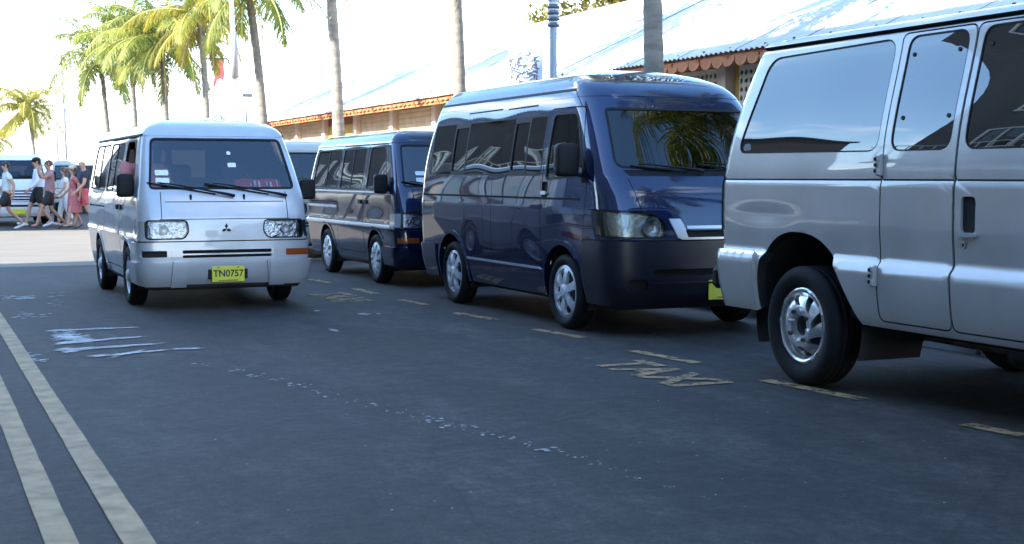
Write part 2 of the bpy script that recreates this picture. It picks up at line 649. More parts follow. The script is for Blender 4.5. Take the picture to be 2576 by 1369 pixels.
# ------------------------------------------------------------------ vehicle shells
class Shell:
    """closed van body as one sheet: s runs round the plan from the middle of the front, v up the side and over the roof"""
    def __init__(self, hw, yf, yb, vb, zt, crown, n=4.5, d=0.35, nb=5.0, db=0.3, wob=0.006, dents=(), fe=1.0, step=0.12):
        self.step = step
        self.hw, self.yf, self.yb = pchip(hw), pchip(yf), pchip(yb)
        self.vb, self.zt, self.crown, self.d, self.db, self.wob, self.dents, self.fe = vb, zt, crown, d, db, wob, dents, fe
        self.hwt = float(self.hw(zt))
        h0 = float(self.hw(1.0))

        def quarter(n, d):
            ph = np.linspace(0, math.pi / 2, 1500)
            r = ((np.abs(np.sin(ph) / h0)) ** n + (np.abs(np.cos(ph) / d)) ** n) ** (-1 / n)
            x = r * np.sin(ph); y = d - r * np.cos(ph)
            s = np.concatenate([[0], np.cumsum(np.hypot(np.diff(x), np.diff(y)))])
            return s, x / h0, y / d
        self.qs, self.qx, self.qy = quarter(n, d)
        self.rs, self.rx, self.ry = quarter(nb, db)
        self.Lf, self.Lr = self.qs[-1], self.rs[-1]
        self.Ls = float(self.yb(1.0) - self.yf(1.0)) - d - db
        self.S = self.Lf + self.Ls + self.Lr
        self.vt = zt + self.hwt

    def raw(self, s, v):
        s = np.asarray(s, float); v = np.asarray(v, float)
        e = np.clip(v - self.zt, 0, self.hwt)
        k = e / self.hwt
        vz = np.minimum(v, self.zt)
        hw = self.hw(vz) * (1 - k)
        yf = self.yf(vz) + e * self.fe
        yb = self.yb(vz) - e
        d = self.d * (1 - k); db = self.db * (1 - k)
        a = np.abs(s)
        x1 = hw * np.interp(a, self.qs, self.qx); y1 = yf + d * np.interp(a, self.qs, self.qy)
        u = (a - self.Lf) / self.Ls
        y2 = (yf + d) + u * ((yb - db) - (yf + d))
        b = np.clip(self.S - a, 0, self.Lr)
        x3 = hw * np.interp(b, self.rs, self.rx); y3 = yb - db * np.interp(b, self.rs, self.ry)
        f = a < self.Lf; r = a > self.Lf + self.Ls
        x = np.where(f, x1, np.where(r, x3, hw))
        y = np.where(f, y1, np.where(r, y3, y2))
        z = vz + self.crown * (1 - (1 - k) ** 2)
        return np.stack([x * np.where(s < 0, -1, 1), y, z], -1)

    def P(self, s, v):
        e = 0.004
        vv = np.clip(v, self.vb + 1e-6, self.vt - 0.012)
        p = self.raw(s, v)
        du = self.raw(np.asarray(s) + e, vv) - self.raw(np.asarray(s) - e, vv)
        dw = self.raw(s, vv + e) - self.raw(s, vv - e)
        n = np.cross(du, dw)
        n /= np.maximum(np.linalg.norm(n, axis=1, keepdims=True), 1e-9)
        if self.wob:
            X, Y, Z = p[:, 0], p[:, 1], p[:, 2]
            q = np.stack([np.sin(5.1 * Y + 3.3 * Z) + np.sin(2.3 * Z - 7.7 * Y),
                          np.sin(4.1 * X + 6.3 * Z + 2 * Y), np.sin(6.2 * Y + 1.7 * X) + np.sin(9.1 * Z + 3.1 * Y)], -1)
            n = n + self.wob * q
        for (yc, zc, ry, rz, dep) in self.dents:
            g = np.exp(-((p[:, 1] - yc) / ry) ** 2 - ((p[:, 2] - zc) / rz) ** 2) * dep
            sel = (p[:, 0] < 0)
            g = np.where(sel, g, 0)
            p = p + n * g[:, None]
            n = n + np.stack([np.zeros_like(g), g * 2 * (p[:, 1] - yc) / ry ** 2, g * 2 * (p[:, 2] - zc) / rz ** 2], -1)
        n /= np.maximum(np.linalg.norm(n, axis=1, keepdims=True), 1e-9)
        return p, n

    def side_s(self, y, z):
        zz = min(z, self.zt)
        yf, yb = float(self.yf(zz)), float(self.yb(zz))
        if y < yf + self.d: return float(np.interp((y - yf) / self.d, self.qy, self.qs))
        if y > yb - self.db: return self.S - float(np.interp((yb - y) / self.db, self.ry, self.rs))
        return self.Lf + (y - yf - self.d) / (yb - self.db - yf - self.d) * self.Ls

    def front_s(self, x, z):
        h = float(self.hw(min(z, self.zt)))
        a = min(abs(x) / h, 0.99999)
        return math.copysign(float(np.interp(a, self.qx, self.qs)), x)

    def side(self, pts, sg=-1, step=0.12):
        return [(sg * self.side_s(y, z), z) for (y, z) in resample(pts, min(step, self.step))]

    def sline(self, pts, sg=-1, step=0.12):
        return [(sg * self.side_s(y, z), z) for (y, z) in openline(pts, min(step, self.step))]

    def fline(self, pts, step=0.08):
        return [(self.front_s(x, z), z) for (x, z) in openline(pts, step)]

    def front(self, pts, step=0.08):
        return [(self.front_s(x, z), z) for (x, z) in resample(pts, step)]

    def rear(self, pts, step=0.1):
        o = []
        for (x, z) in resample(pts, step):
            h = float(self.hw(min(z, self.zt)))
            o.append((self.S - float(np.interp(min(abs(x) / h, .9999), self.rx, self.rs)), z))
        return o

    def at(self, s, v, off=0.0):
        p, n = self.P(np.array([s]), np.array([v]))
        return Vector(p[0] + n[0] * off)

    def fat(self, x, z, off=0.0):
        return self.at(self.front_s(x, z), z, off)

    def sat(self, y, z, off=0.0, sg=-1):
        return self.at(sg * self.side_s(y, z), z, off)

    def outline(self):
        return [(-self.S, self.vb), (self.S, self.vb), (self.S, self.vt), (-self.S, self.vt)]

    def grid(self, ds=0.07, dv=0.05):
        ss = []
        for sg in (-1, 1):
            ss += [sg * t for t in np.arange(0.02, self.Lf, 0.045)]
            ss += [sg * t for t in np.arange(self.Lf, self.Lf + self.Ls, 0.1)]
            ss += [sg * t for t in np.arange(self.Lf + self.Ls, self.S - .01, 0.06)]
        vs = list(np.arange(self.vb + 0.03, self.zt, 0.04)) + [self.zt + self.hwt * k for k in (0, .06, .12, .2, .3, .42, .55, .7, .85, .96)]
        return [(a, b) for a in ss for b in vs]

    def patch(self, name, poly, mt, off, parent, step=0.04, grid=0.04):
        q = np.array(poly)
        g = [(a, b) for a in np.arange(q[:, 0].min(), q[:, 0].max(), grid) for b in np.arange(q[:, 1].min(), q[:, 1].max(), grid)]
        g = [p for p, k in zip(g, inpoly(np.array([p[0] for p in g]), np.array([p[1] for p in g]), q)) if k] if g else []
        return chart(parent, poly, F(name, poly, mt, off), [], self.P, g, step)[name]


def arch_poly(yc, zc, r, n=20, low=0.2, rz=None):
    rz = rz or r
    p = [(yc - r, low)]
    for i in range(n + 1):
        t = math.pi * (1 - i / n)
        p.append((yc + r * math.cos(t), zc + rz * math.sin(t)))
    p.append((yc + r, low))
    return p


def grow(poly, d):
    """polygon pushed outwards by d (inwards when negative)"""
    n = len(poly)
    a = sum(poly[i][0] * poly[(i + 1) % n][1] - poly[(i + 1) % n][0] * poly[i][1] for i in range(n))
    sg = 1 if a > 0 else -1
    o = []
    for i in range(n):
        p = Vector(poly[i])
        e1 = (p - Vector(poly[i - 1])); e2 = (Vector(poly[(i + 1) % n]) - p)
        n1 = Vector((e1.y, -e1.x)).normalized() * sg if e1.length > 1e-9 else Vector((0, 0))
        n2 = Vector((e2.y, -e2.x)).normalized() * sg if e2.length > 1e-9 else n1
        m = n1 + n2
        k = d / max(0.35, (1 + n1.dot(n2)) / 2 * 2) if m.length > 1e-6 else d
        o.append(tuple(p + m * k))
    return o


# ------------------------------------------------------------------ wheels
WHEELS = {}


def wheel_meshes(kind):
    if kind in WHEELS: return WHEELS[kind]
    spec = {'hatch': (0.332, 0.19, 0.236), 'ford': (0.388, 0.24, 0.252), 'blade': (0.312, 0.18, 0.215), 'plain': (0.312, 0.18, 0.2)}[kind]
    Rt, W, Rr = spec
    h = W / 2
    t = MB()
    pr = [(Rr - 0.012, -h * .60), (Rr, -h * .78), (Rr + 0.012, -h * .9), ((Rr + Rt) / 2, -h * 1.04), (Rt - .03, -h * .98),
          (Rt - .012, -h * .86), (Rt - .002, -h * .74)]
    for k in range(4):
        a = -h * .74 + (k + .12) * h * 1.48 / 4
        b = a + h * 1.48 / 4 * .76
        pr += [(Rt, a), (Rt, b), (Rt - .008, b + .002), (Rt - .008, b + h * 1.48 / 4 * .24 - .002)]
    pr += [(Rt - .012, h * .86), (Rt - .03, h * .98), ((Rr + Rt) / 2, h * 1.04), (Rr, h * .78), (Rr - .012, h * .6)]
    t.lathe(pr, 44, 'X')
    ty = t.mesh('tyre', RUBBER)
    # the visible face of the wheel, outward is -X
    dishes = {
        'hatch': [(0, .022), (.04, .024), (.06, .018), (.13, .02), (.19, .012), (.215, .002), (.226, .012), (.236, .004)],
        'ford': [(0, .0), (.072, .0), (.076, .03), (.12, .034), (.175, .018), (.215, -.012), (.228, .014), (.242, .016), (.252, .002)],
        'blade': [(0, .02), (.05, .022), (.12, .03), (.18, .02), (.2, .006), (.215, .004)],
        'plain': [(0, .03), (.06, .03), (.07, .0), (.14, -.005), (.17, -.03), (.185, .0), (.2, .004)]}
    f = pchip(dishes[kind])
    edge = h * .74

    def P(u, v):
        def raw(u, v):
            return np.stack([-(edge + f(np.hypot(u, v))), -u, v], -1)
        e = 0.002
        p = raw(u, v)
        n = np.cross(raw(u + e, v) - raw(u - e, v), raw(u, v + e) - raw(u, v - e))
        n /= np.maximum(np.linalg.norm(n, axis=1, keepdims=True), 1e-12)
        return p, n
    circ = lambda r, n=40, c=(0, 0): [(c[0] + r * math.cos(2 * math.pi * k / n), c[1] + r * math.sin(2 * math.pi * k / n)) for k in range(n)]

    def sector(r0, r1, a0, a1, tw=0.0, rc=0.012):
        pts = []
        for k in range(5):
            t = k / 4
            pts.append((r0, a0 + (a1 - a0) * t))
        q = [(r * math.cos(a), r * math.sin(a)) for r, a in pts]
        q2 = []
        for k in range(7):
            t = k / 6
            a = a1 + tw - (a1 - a0) * t * 1.0
            q2.append((r1 * math.cos(a), r1 * math.sin(a)))
        return rpoly(q + q2, rc, 2)
    fs = []
    if kind == 'hatch':
        for k in range(6):
            a = 2 * math.pi * k / 6 + .25
            fs.append(F('slot', sector(.075, .205, a + .27, a + 2 * math.pi / 6 - .27 + .0), BLACK, -.03, 'slot', step=.02))
            # wider at the rim
            fs.append(F('slot', sector(.14, .207, a + .19, a + 2 * math.pi / 6 - .19), BLACK, -.03, 'slot', step=.02))
        fs.append(F('centre_cap', circ(.036, 20), STEEL, .006, 'centre_cap', step=.02))
    elif kind == 'ford':
        for k in range(8):
            a = 2 * math.pi * k / 8
            fs.append(F('slot', sector(.135, .205, a + .2, a + .52, .32, .008), BLACK, -.035, 'slot', step=.02))
        fs.append(F('hub_hole', circ(.066, 24), GAP, -.05, 'hub_hole', step=.02))
        for k in range(8):
            a = 2 * math.pi * k / 8 + .1
            fs.append(F('lug_nut', circ(.0135, 8, (.103 * math.cos(a), .103 * math.sin(a))), CHROME if k % 2 else GAP, .012, 'lug_nut%d' % (k % 2), step=.02))
    elif kind == 'blade':
        for k in range(9):
            a = 2 * math.pi * k / 9
            fs.append(F('slot', sector(.07, .188, a + .1, a + .42, .22, .01), BLACK, -.03, 'slot', step=.02))
        fs.append(F('centre_cap', circ(.04, 20), STEEL, .006, 'centre_cap', step=.02))
    else:
        for k in range(10):
            a = 2 * math.pi * k / 10
            fs.append(F('slot', circ(.017, 10, (.15 * math.cos(a), .15 * math.sin(a))), BLACK, -.02, 'slot', step=.02))
    g = [(r * math.cos(a), r * math.sin(a)) for r in np.arange(.02, Rr - .004, .016) for a in np.arange(0, 2 * math.pi, .022 / r)]
    tmp = empty('tmp')
    ob = chart(tmp, circ(Rr, 60), F('rim', [], CHROME if kind == 'ford' else STEEL, 0), fs, P, g, .03)
    ms = [(k, o.name.split('.')[0], o.data) for k, o in ob.items()]
    for o in list(ob.values()): bpy.data.objects.remove(o)
    bpy.data.objects.remove(tmp)
    b = MB().lathe([(Rr + .004, -h * .72), (Rr - .02, -h * .5), (Rr - .02, h * .7), (Rr + .004, h * .74)], 32, 'X')
    b.lathe([(.001, -h * .15), (Rr - .02, -h * .15)], 24, 'X')
    WHEELS[kind] = (ty, ms, b.mesh('wheel_barrel', UNDER))
    return WHEELS[kind]


def put_wheel(kind, parent, x, y, z, side, steer=0.0, spin=0.0):
    ty, ms, bar = wheel_meshes(kind)
    e = empty('wheel', (x, y, z), (0 if side < 0 else math.pi) + steer, parent)
    e.rotation_euler = (spin, 0, (0 if side < 0 else math.pi) + steer)
    if side > 0: e.rotation_euler = (0, 0, math.pi + steer)
    link('tyre', ty, e)
    link('wheel_barrel', bar, e)
    for k, nm, me in ms:
        o = link(nm, me, e)
        if nm in ('slot', 'lug_nut'): o['kind'] = 'stuff'


def wheel_well(parent, yc, zc, r, hw, depth=0.34):
    for sg in (-1, 1):
        m = MB()
        prof = [(r + .02, sg * (hw - .02)), (r + .02, sg * (hw - depth)), (.02, sg * (hw - depth))]
        m.lathe(prof, 20, 'X', (0, yc, zc), a0=-.35, a1=math.pi + .35)
        m.build('wheel_well', UNDER, parent)


def licence_plate(parent, txt, c, rx=0.0, w=.33, h=.16, small=True):
    e = MB().box((0, 0, 0), (w, .008, h), ch=.004).build('number_plate', PLATE, parent, c, (rx, 0, 0))
    if txt:
        t = link('plate_number', text_mesh(txt, .098, INK, .001, .92, .002), e, (0, -.006, .004), (math.pi / 2, 0, 0))
    m = MB()
    if small:
        for k in range(14):
            m.box((-.09 + k * .0138, -.0052, -.064), (.009, .002, .012))
        m.box((-.1, -.0052, .068), (.014, .002, .012)); m.box((.1, -.0052, .068), (.014, .002, .012))
        m.build('plate_print', INK, e)
    return e


def van_mirror(parent, at, size, arm_to, mt=None):
    """door mirror: housing, glass facing the driver, and arm"""
    m = MB().pod((0, 0, 0), [q / 2 for q in size], .38)
    m.tube([(0, 0.01, -size[2] * .35), Vector(arm_to) - Vector(at)], .016, 6)
    o = m.build('door_mirror', mt or BLACK, parent, at)
    MB().box((0, size[1] / 2 + .002, 0), (size[0] * .84, .004, size[2] * .86)).build('mirror_glass', CHROME, o)
    return o


def wiper(parent, sh, p0, p1, off=.025):
    """blade lying on the windscreen from pivot p0 to tip p1 (front x, z)"""
    pts = [sh.fat(p0[0] + (p1[0] - p0[0]) * t, p0[1] + (p1[1] - p0[1]) * t, off + (.015 if 0 < t < 1 else 0)) for t in (0, .12, .3, .5, .7, .85, 1)]
    m = MB().tube(pts, [.018, .016, .012, .009, .008, .007, .005], 6)
    pts2 = [sh.fat(p0[0] + (p1[0] - p0[0]) * t, p0[1] + (p1[1] - p0[1]) * t - .012, .012) for t in (.25, .5, .75, 1, 1.12)]
    m.tube(pts2, .008, 5)
    return m.build('wiper', BLACK, parent)


def seat(parent, x, y, z, w=.46, mt=None):
    m = MB().box((0, 0, .09), (w, .46, .16), ch=.05)
    M = Matrix.Rotation(R(12), 3, 'X')
    m.box((0, .26, .42), (w, .12, .6), M=Matrix.Rotation(R(-12), 3, 'X'), ch=.05)
    m.box((0, .34, .80), (w * .5, .09, .2), M=Matrix.Rotation(R(-12), 3, 'X'), ch=.04)
    return m.build('seat', mt or SEATM, parent, (x, y, z))


def paint(name, col, metal=0.3, rough=0.35, coat=1.0, dirt=0.08, spec=0.0):
    return mat(name, col, rough, metal, coat, var=dirt, vscale=2.5, coatr=0.02, spec=spec)


# ------------------------------------------------------------------ the two small flat-nosed vans share this builder
def cabover(name, pm, plate, wheel, left_open=False, moulding=None, lower=None, black_recess=True, glasscol=(.30, .34, .36), emblem=True, side_glass=None, bump_mt=None):
    root = empty(name)
    sh = Shell(hw=[(.27, .80), (.45, .835), (.70, .862), (.73, .872), (.78, .858), (1.1, .853), (1.2, .842), (1.3, .825), (1.75, .745), (1.82, .722), (1.88, .672), (1.92, .60)],
               yf=[(.27, .09), (.35, .05), (.5, .03), (.7, .04), (.92, .055), (1.0, .075), (1.19, .145), (1.24, .17), (1.74, .50), (1.80, .545), (1.88, .65), (1.92, .74)],
               yb=[(.27, 4.25), (.5, 4.28), (1.0, 4.30), (1.2, 4.28), (1.75, 4.10), (1.92, 3.95)],
               vb=.27, zt=1.92, crown=.055, n=6.0, d=.25, nb=6, db=.22)
    G = glass('cab_glass_' + name, glasscol, 1.95)
    GS = side_glass or G
    fs = []
    S_ = lambda y, z: sh.side_s(y, z)
    YA, YR, RA = .98, 3.22, .375
    lowm = lower or pm
    # lower body band of another colour
    if lower:
        for sg in (-1, 1):
            fs.append(F('lower_panel', sh.side([(.3, .27), (4.15, .27), (4.15, .70), (.3, .70)], sg), lower, .001, 'lower%d' % sg))
    # gutter and roof
    roof = [(-sh.S, 1.80), (sh.S, 1.80), (sh.S, sh.vt), (-sh.S, sh.vt)]
    sr = S_(.95, 1.79)
    fs.append(F('roof', [(-sh.S, 1.795), (-sr, 1.795)] + [(t, 1.795 if abs(t) > sh.Lf * .98 else 1.775) for t in np.linspace(-sr, sr, 30)][1:-1] + [(sr, 1.795), (sh.S, 1.795), (sh.S, sh.vt), (-sh.S, sh.vt)], pm, .004, 'roof'))
    for sg in (-1, 1):
        fs.append(F('drip_rail', sh.side([(.62, 1.775), (4.0, 1.775), (4.0, 1.795), (.62, 1.795)], sg), BLACK if moulding is None else moulding, .014, 'drip%d' % sg))
        fs.append(F('roof_seam', strip(sh.sline([(3.25, 1.81), (3.2, 1.90)], sg, 1.0), .008), GAP, -.006, 'seam'))
    # windscreen
    ws = rpoly([(-.745, 1.225), (.745, 1.225), (.67, 1.755), (-.67, 1.755)], .06)
    fs.append(F('windscreen_seal', sh.front(ws), BLACK, .003, 'wss'))
    fs.append(F('windscreen', sh.front(grow(ws, -.022)), G, -.004, 'windscreen'))
    # front panel lines
    seam = lambda pts: fs.append(F('panel_gap', strip(sh.fline(pts, .05), .008), GAP, -.01, 'seam', step=.05))
    for sg in (-1, 1):
        seam([(sg * .64, .925), (sg * .635, 1.2)])
    seam([(-.66, .925), (.66, .925)])
    seam([(-.60, 1.10), (.60, 1.10)])
    # lamps
    for sg in (-1, 1):
        hl = rpoly([(sg * .43, .735), (sg * .79, .735), (sg * .79, .905), (sg * .40, .905), (sg * .385, .80)], .03)
        fs.append(F('lamp_bezel', sh.front(grow(hl, .014)), BLACK, .002, 'bez%d' % sg, step=.03))
        fs.append(F('headlight', sh.front(hl, .04), REFL, -.05, 'hl%d' % sg, step=.03))
        s0 = sh.front_s(.805, .8); s1 = S_(.36, .8)
        fs.append(F('corner_lamp', [(sg * s0, .735), (sg * s1, .74), (sg * s1, .90), (sg * s0, .905)], GREYLENS if sg < 0 else BLACK, .004, 'cl%d' % sg, wm=BLACK))
    # bumper
    sb = S_(.60, .5)
    B = bump_mt or pm
    fs.append(F('bumper', [(-sb, .27), (sb, .27), (sb, .70), (-sb, .70)], B, .03, 'bumper', wm=B))
    fs.append(F('bumper_gap', [(-sb, .694), (sb, .694), (sb, .706), (-sb, .706)], GAP, -.004, 'bgap'))
    fs.append(F('bumper', [(-sb, .28), (sb, .28), (sb, .50), (-sb, .50)], B, .07, 'bumper'))
    fs.append(F('bumper', sh.front([(-.42, .28), (.42, .28), (.40, .50), (-.40, .50)]), B, .035, 'bumper'))
    for sg in (-1, 1):
        fs.append(F('bumper', sh.front([(sg * .42, .285), (sg * .57, .285), (sg * .55, .505), (sg * .42, .505)]), B, .095, 'bumper'))
    for z0, z1 in ((.578, .612), (.535, .563)):
        fs.append(F('grille_slot', sh.front(rpoly([(-.45, z0), (.45, z0), (.45, z1), (-.45, z1)], .012)), GAP, -.03, 'grille'))
    for sg in (-1, 1):
        for j in range(3):
            z0 = .54 + j * .027
            fs.append(F('bumper_rib', sh.front([(sg * .48, z0), (sg * .56, z0), (sg * .56, z0 + .014), (sg * .48, z0 + .014)]), B, .04, 'rib'))
    sl = rpoly([(-.83, .545), (-.60, .545), (-.60, .61), (-.83, .61)], .01)
    fs.append(F('fog_recess', sh.front(sl), GAP if black_recess else AMBER, -.0 if black_recess else .034, 'fog-1'))
    fs.append(F('indicator', sh.front([(-p[0], p[1]) for p in sl]), AMBER, .034, 'fog1', wm=BLACK))
    # sides
    for sg in (-1, 1):
        dr = rpoly([(.44, .62), (.40, 1.15), (.72, 1.765), (1.47, 1.765), (1.47, .36), (1.36, .36)], .04)
        fs.append(F('panel_gap', sh.side(grow(dr, .005), sg), GAP, -.012, 'seam'))
        fs.append(F('front_door', sh.side(grow(dr, -.005), sg), pm, 0, 'fd%d' % sg))
        sd = rpoly([(1.50, .36), (1.50, 1.765), (2.66, 1.765), (2.66, .36)], .04)
        fs.append(F('panel_gap', sh.side(grow(sd, .005), sg), GAP, -.012, 'seam'))
        fs.append(F('sliding_door', sh.side(grow(sd, -.005), sg), pm, 0, 'sd%d' % sg))
        if lower:
            for (k, a, b) in (('fd%d' % sg, .62, 1.462), ('sd%d' % sg, 1.508, 2.652)):
                fs.append(F('lower_panel', sh.side([(a, .37), (b, .37), (b, .70), (a, .70)], sg), lower, .001, 'lowd%s' % k, k))
        wins = [('fw', [(.56, 1.235), (.82, 1.725), (1.38, 1.725), (1.38, 1.2)], 'fd%d' % sg),
                ('mw', [(1.60, 1.2), (1.60, 1.715), (2.58, 1.715), (2.58, 1.2)], 'sd%d' % sg),
                ('rw', [(2.74, 1.2), (2.74, 1.715), (3.86, 1.715), (3.98, 1.22)], None)]
        for k, w_, par in wins:
            w_ = rpoly(w_, .05)
            fs.append(F('window_seal', sh.side(grow(w_, .016), sg), BLACK, .002, 'ws%s%d' % (k, sg), par))
            fs.append(F('window', sh.side(w_, sg), GS, -.006, 'w%s%d' % (k, sg), par, hole=(left_open and sg < 0 and k == 'fw')))
        # divider bar of the sliding glass
        for k, yc, par in (('mw', 2.1, 'sd%d' % sg), ('rw', 3.3, None)):
            fs.append(F('window_bar', sh.side([(yc, 1.2), (yc + .03, 1.2), (yc + .03, 1.715), (yc, 1.715)], sg), BLACK, .0, 'wb%s%d' % (k, sg), par))
        for k, (a, b) in (('fd%d' % sg, (1.30, 1.43)), ('sd%d' % sg, (1.55, 1.66))):
            fs.append(F('door_handle', sh.side(rpoly([(a, 1.0), (b, 1.0), (b, 1.055), (a, 1.055)], .012), sg), BLACK, .018, 'dh%s' % k, k))
        fs.append(F('slide_rail', sh.side([(2.68, 1.0), (4.0, 1.0), (4.0, 1.015), (2.68, 1.015)], sg), GAP, -.012, 'rail%d' % sg))
        if moulding:
            fs.append(F('side_moulding', sh.side([(.34, .712), (4.2, .712), (4.2, .752), (.34, .752)], sg), moulding, .014, 'mo%d' % sg))
            fs.append(F('belt_moulding', sh.side([(.42, 1.145), (4.2, 1.15), (4.2, 1.172), (.42, 1.167)], sg), moulding, .01, 'be%d' % sg))
            fs.append(F('rail_trim', sh.side([(2.7, .93), (4.15, .93), (4.15, .965), (2.7, .965)], sg), moulding, .01, 'rt%d' % sg))
        for yc, k in ((YA, 'f'), (YR, 'r')):
            fs.append(F('wheel_arch', sh.side(arch_poly(yc, .31, RA + .04), sg), lowm, .008, 'ar%s%d' % (k, sg)))
        for yc, k in ((YA, 'f'), (YR, 'r')):
            fs.append(F('arch_opening', sh.side(arch_poly(yc, .31, RA), sg), UNDER, 0, 'ah%s%d' % (k, sg), hole=True, drop=.04))
    # back
    rw = sh.rear(rpoly([(.05, 1.2), (.64, 1.2), (.60, 1.70), (.05, 1.70)], .03))
    for sg in (-1, 1):
        fs.append(F('rear_window', [(sg * a, b) for a, b in rw], glass('rear_privacy_glass', (.006, .006, .007), 1.6), -.004, 'rw%d' % sg, wm=BLACK))
        tl = sh.rear([(.62, .75), (.82, .75), (.82, 1.1), (.62, 1.1)])
        fs.append(F('tail_lamp', [(sg * a, b) for a, b in tl], mat('red_lens', (.35, .01, .01), .15, coat=.6), .004, 'tl%d' % sg))
    chart(root, sh.outline(), F('body', [], pm, 0, wm=GAP), fs, sh.P, sh.grid())
    for sg in (-1, 1):
        hl = rpoly([(sg * .43, .735), (sg * .79, .735), (sg * .79, .905), (sg * .40, .905), (sg * .385, .80)], .03)
        sh.patch('lamp_glass', sh.front(hl, .04), LENS, .002, root)
        c = sh.fat(sg * .62, .82, -.03)
        MB().lathe([(.001, .0), (.02, .0), (.042, -.012), (.046, -.018)], 16, 'Y', (c[0], c[1] + .0, c[2])).build('lamp_bowl', STEEL, root)
        for yc, st in ((YA, 0), (YR, 0)):
            put_wheel(wheel, root, sg * .765, yc, .312, sg, 0, rnd.random() * 6)
    wheel_well(root, YA, .31, RA, .83); wheel_well(root, YR, .31, RA, .83)
    MB().box((0, 2.1, .27), (1.55, 4.05, .12), ch=.03).build('underbody', UNDER, root)
    MB().box((0, 2.15, .56), (1.58, 3.9, .03)).build('cabin_floor', UNDER, root)
    m = MB().box((0, .45, 1.02), (1.5, .42, .36), ch=.06).box((-.38, .62, 1.17), (.44, .2, .1), ch=.03)
    m.build('dashboard', mat('dash', (.06, .06, .065), .7), root)
    st = MB().lathe([(.18 + .016 * math.cos(t), .016 * math.sin(t)) for t in np.linspace(0, 2 * math.pi, 9)], 20, 'Z')
    st.box((0, 0, 0), (.36, .03, .02)); st.tube([(0, 0, 0), (0, 0, -.3)], .025, 6)
    st.build('steering_wheel', BLACK, root, (-.38, .70, 1.16), (R(35), 0, 0))
    for x in (-.38, .38):
        seat(root, x, 1.15, .62)
    for y in (1.95, 2.7, 3.45):
        seat(root, -.2, y, .6, 1.1)
    van_mirror(root, (-.925, .52, 1.265), (.17, .10, .24), (-.80, .62, 1.2))
    van_mirror(root, (.97, .52, 1.22), (.17, .10, .22), (.80, .62, 1.2))
    wiper(root, sh, (.10, 1.15), (-.66, 1.285)); wiper(root, sh, (.64, 1.15), (-.10, 1.275))
    for x in (-.34, .20):
        p = sh.fat(x, 1.145, .003)
        MB().box((0, 0, 0), (.022, .02, .06), ch=.006).build('washer_jet', BLACK, root, p)
    if emblem:
        m = MB()
        c = sh.fat(0, .825, .0)
        for k in range(3):
            a = R(90 + 120 * k)
            t = R(30)
            q = .031
            p0 = (0, 0); p1 = (q * math.cos(a - t), q * math.sin(a - t)); p2 = (2 * q * math.cos(t) * math.cos(a), 2 * q * math.cos(t) * math.sin(a)); p3 = (q * math.cos(a + t), q * math.sin(a + t))
            m.prism([p0, p1, p2, p3], -.012, -.002, 'XZ')
        m.build('emblem', BLACK, root, (c[0], c[1], c[2]))
    if plate:
        c = sh.fat(0, .375, .055)
        licence_plate(root, plate, c, 0)
        MB().box((0, 0, 0), (.40, .012, .10), ch=.004).build('plate_bracket', BLACK, root, (c[0], c[1] + .012, c[2]))
    return root, sh


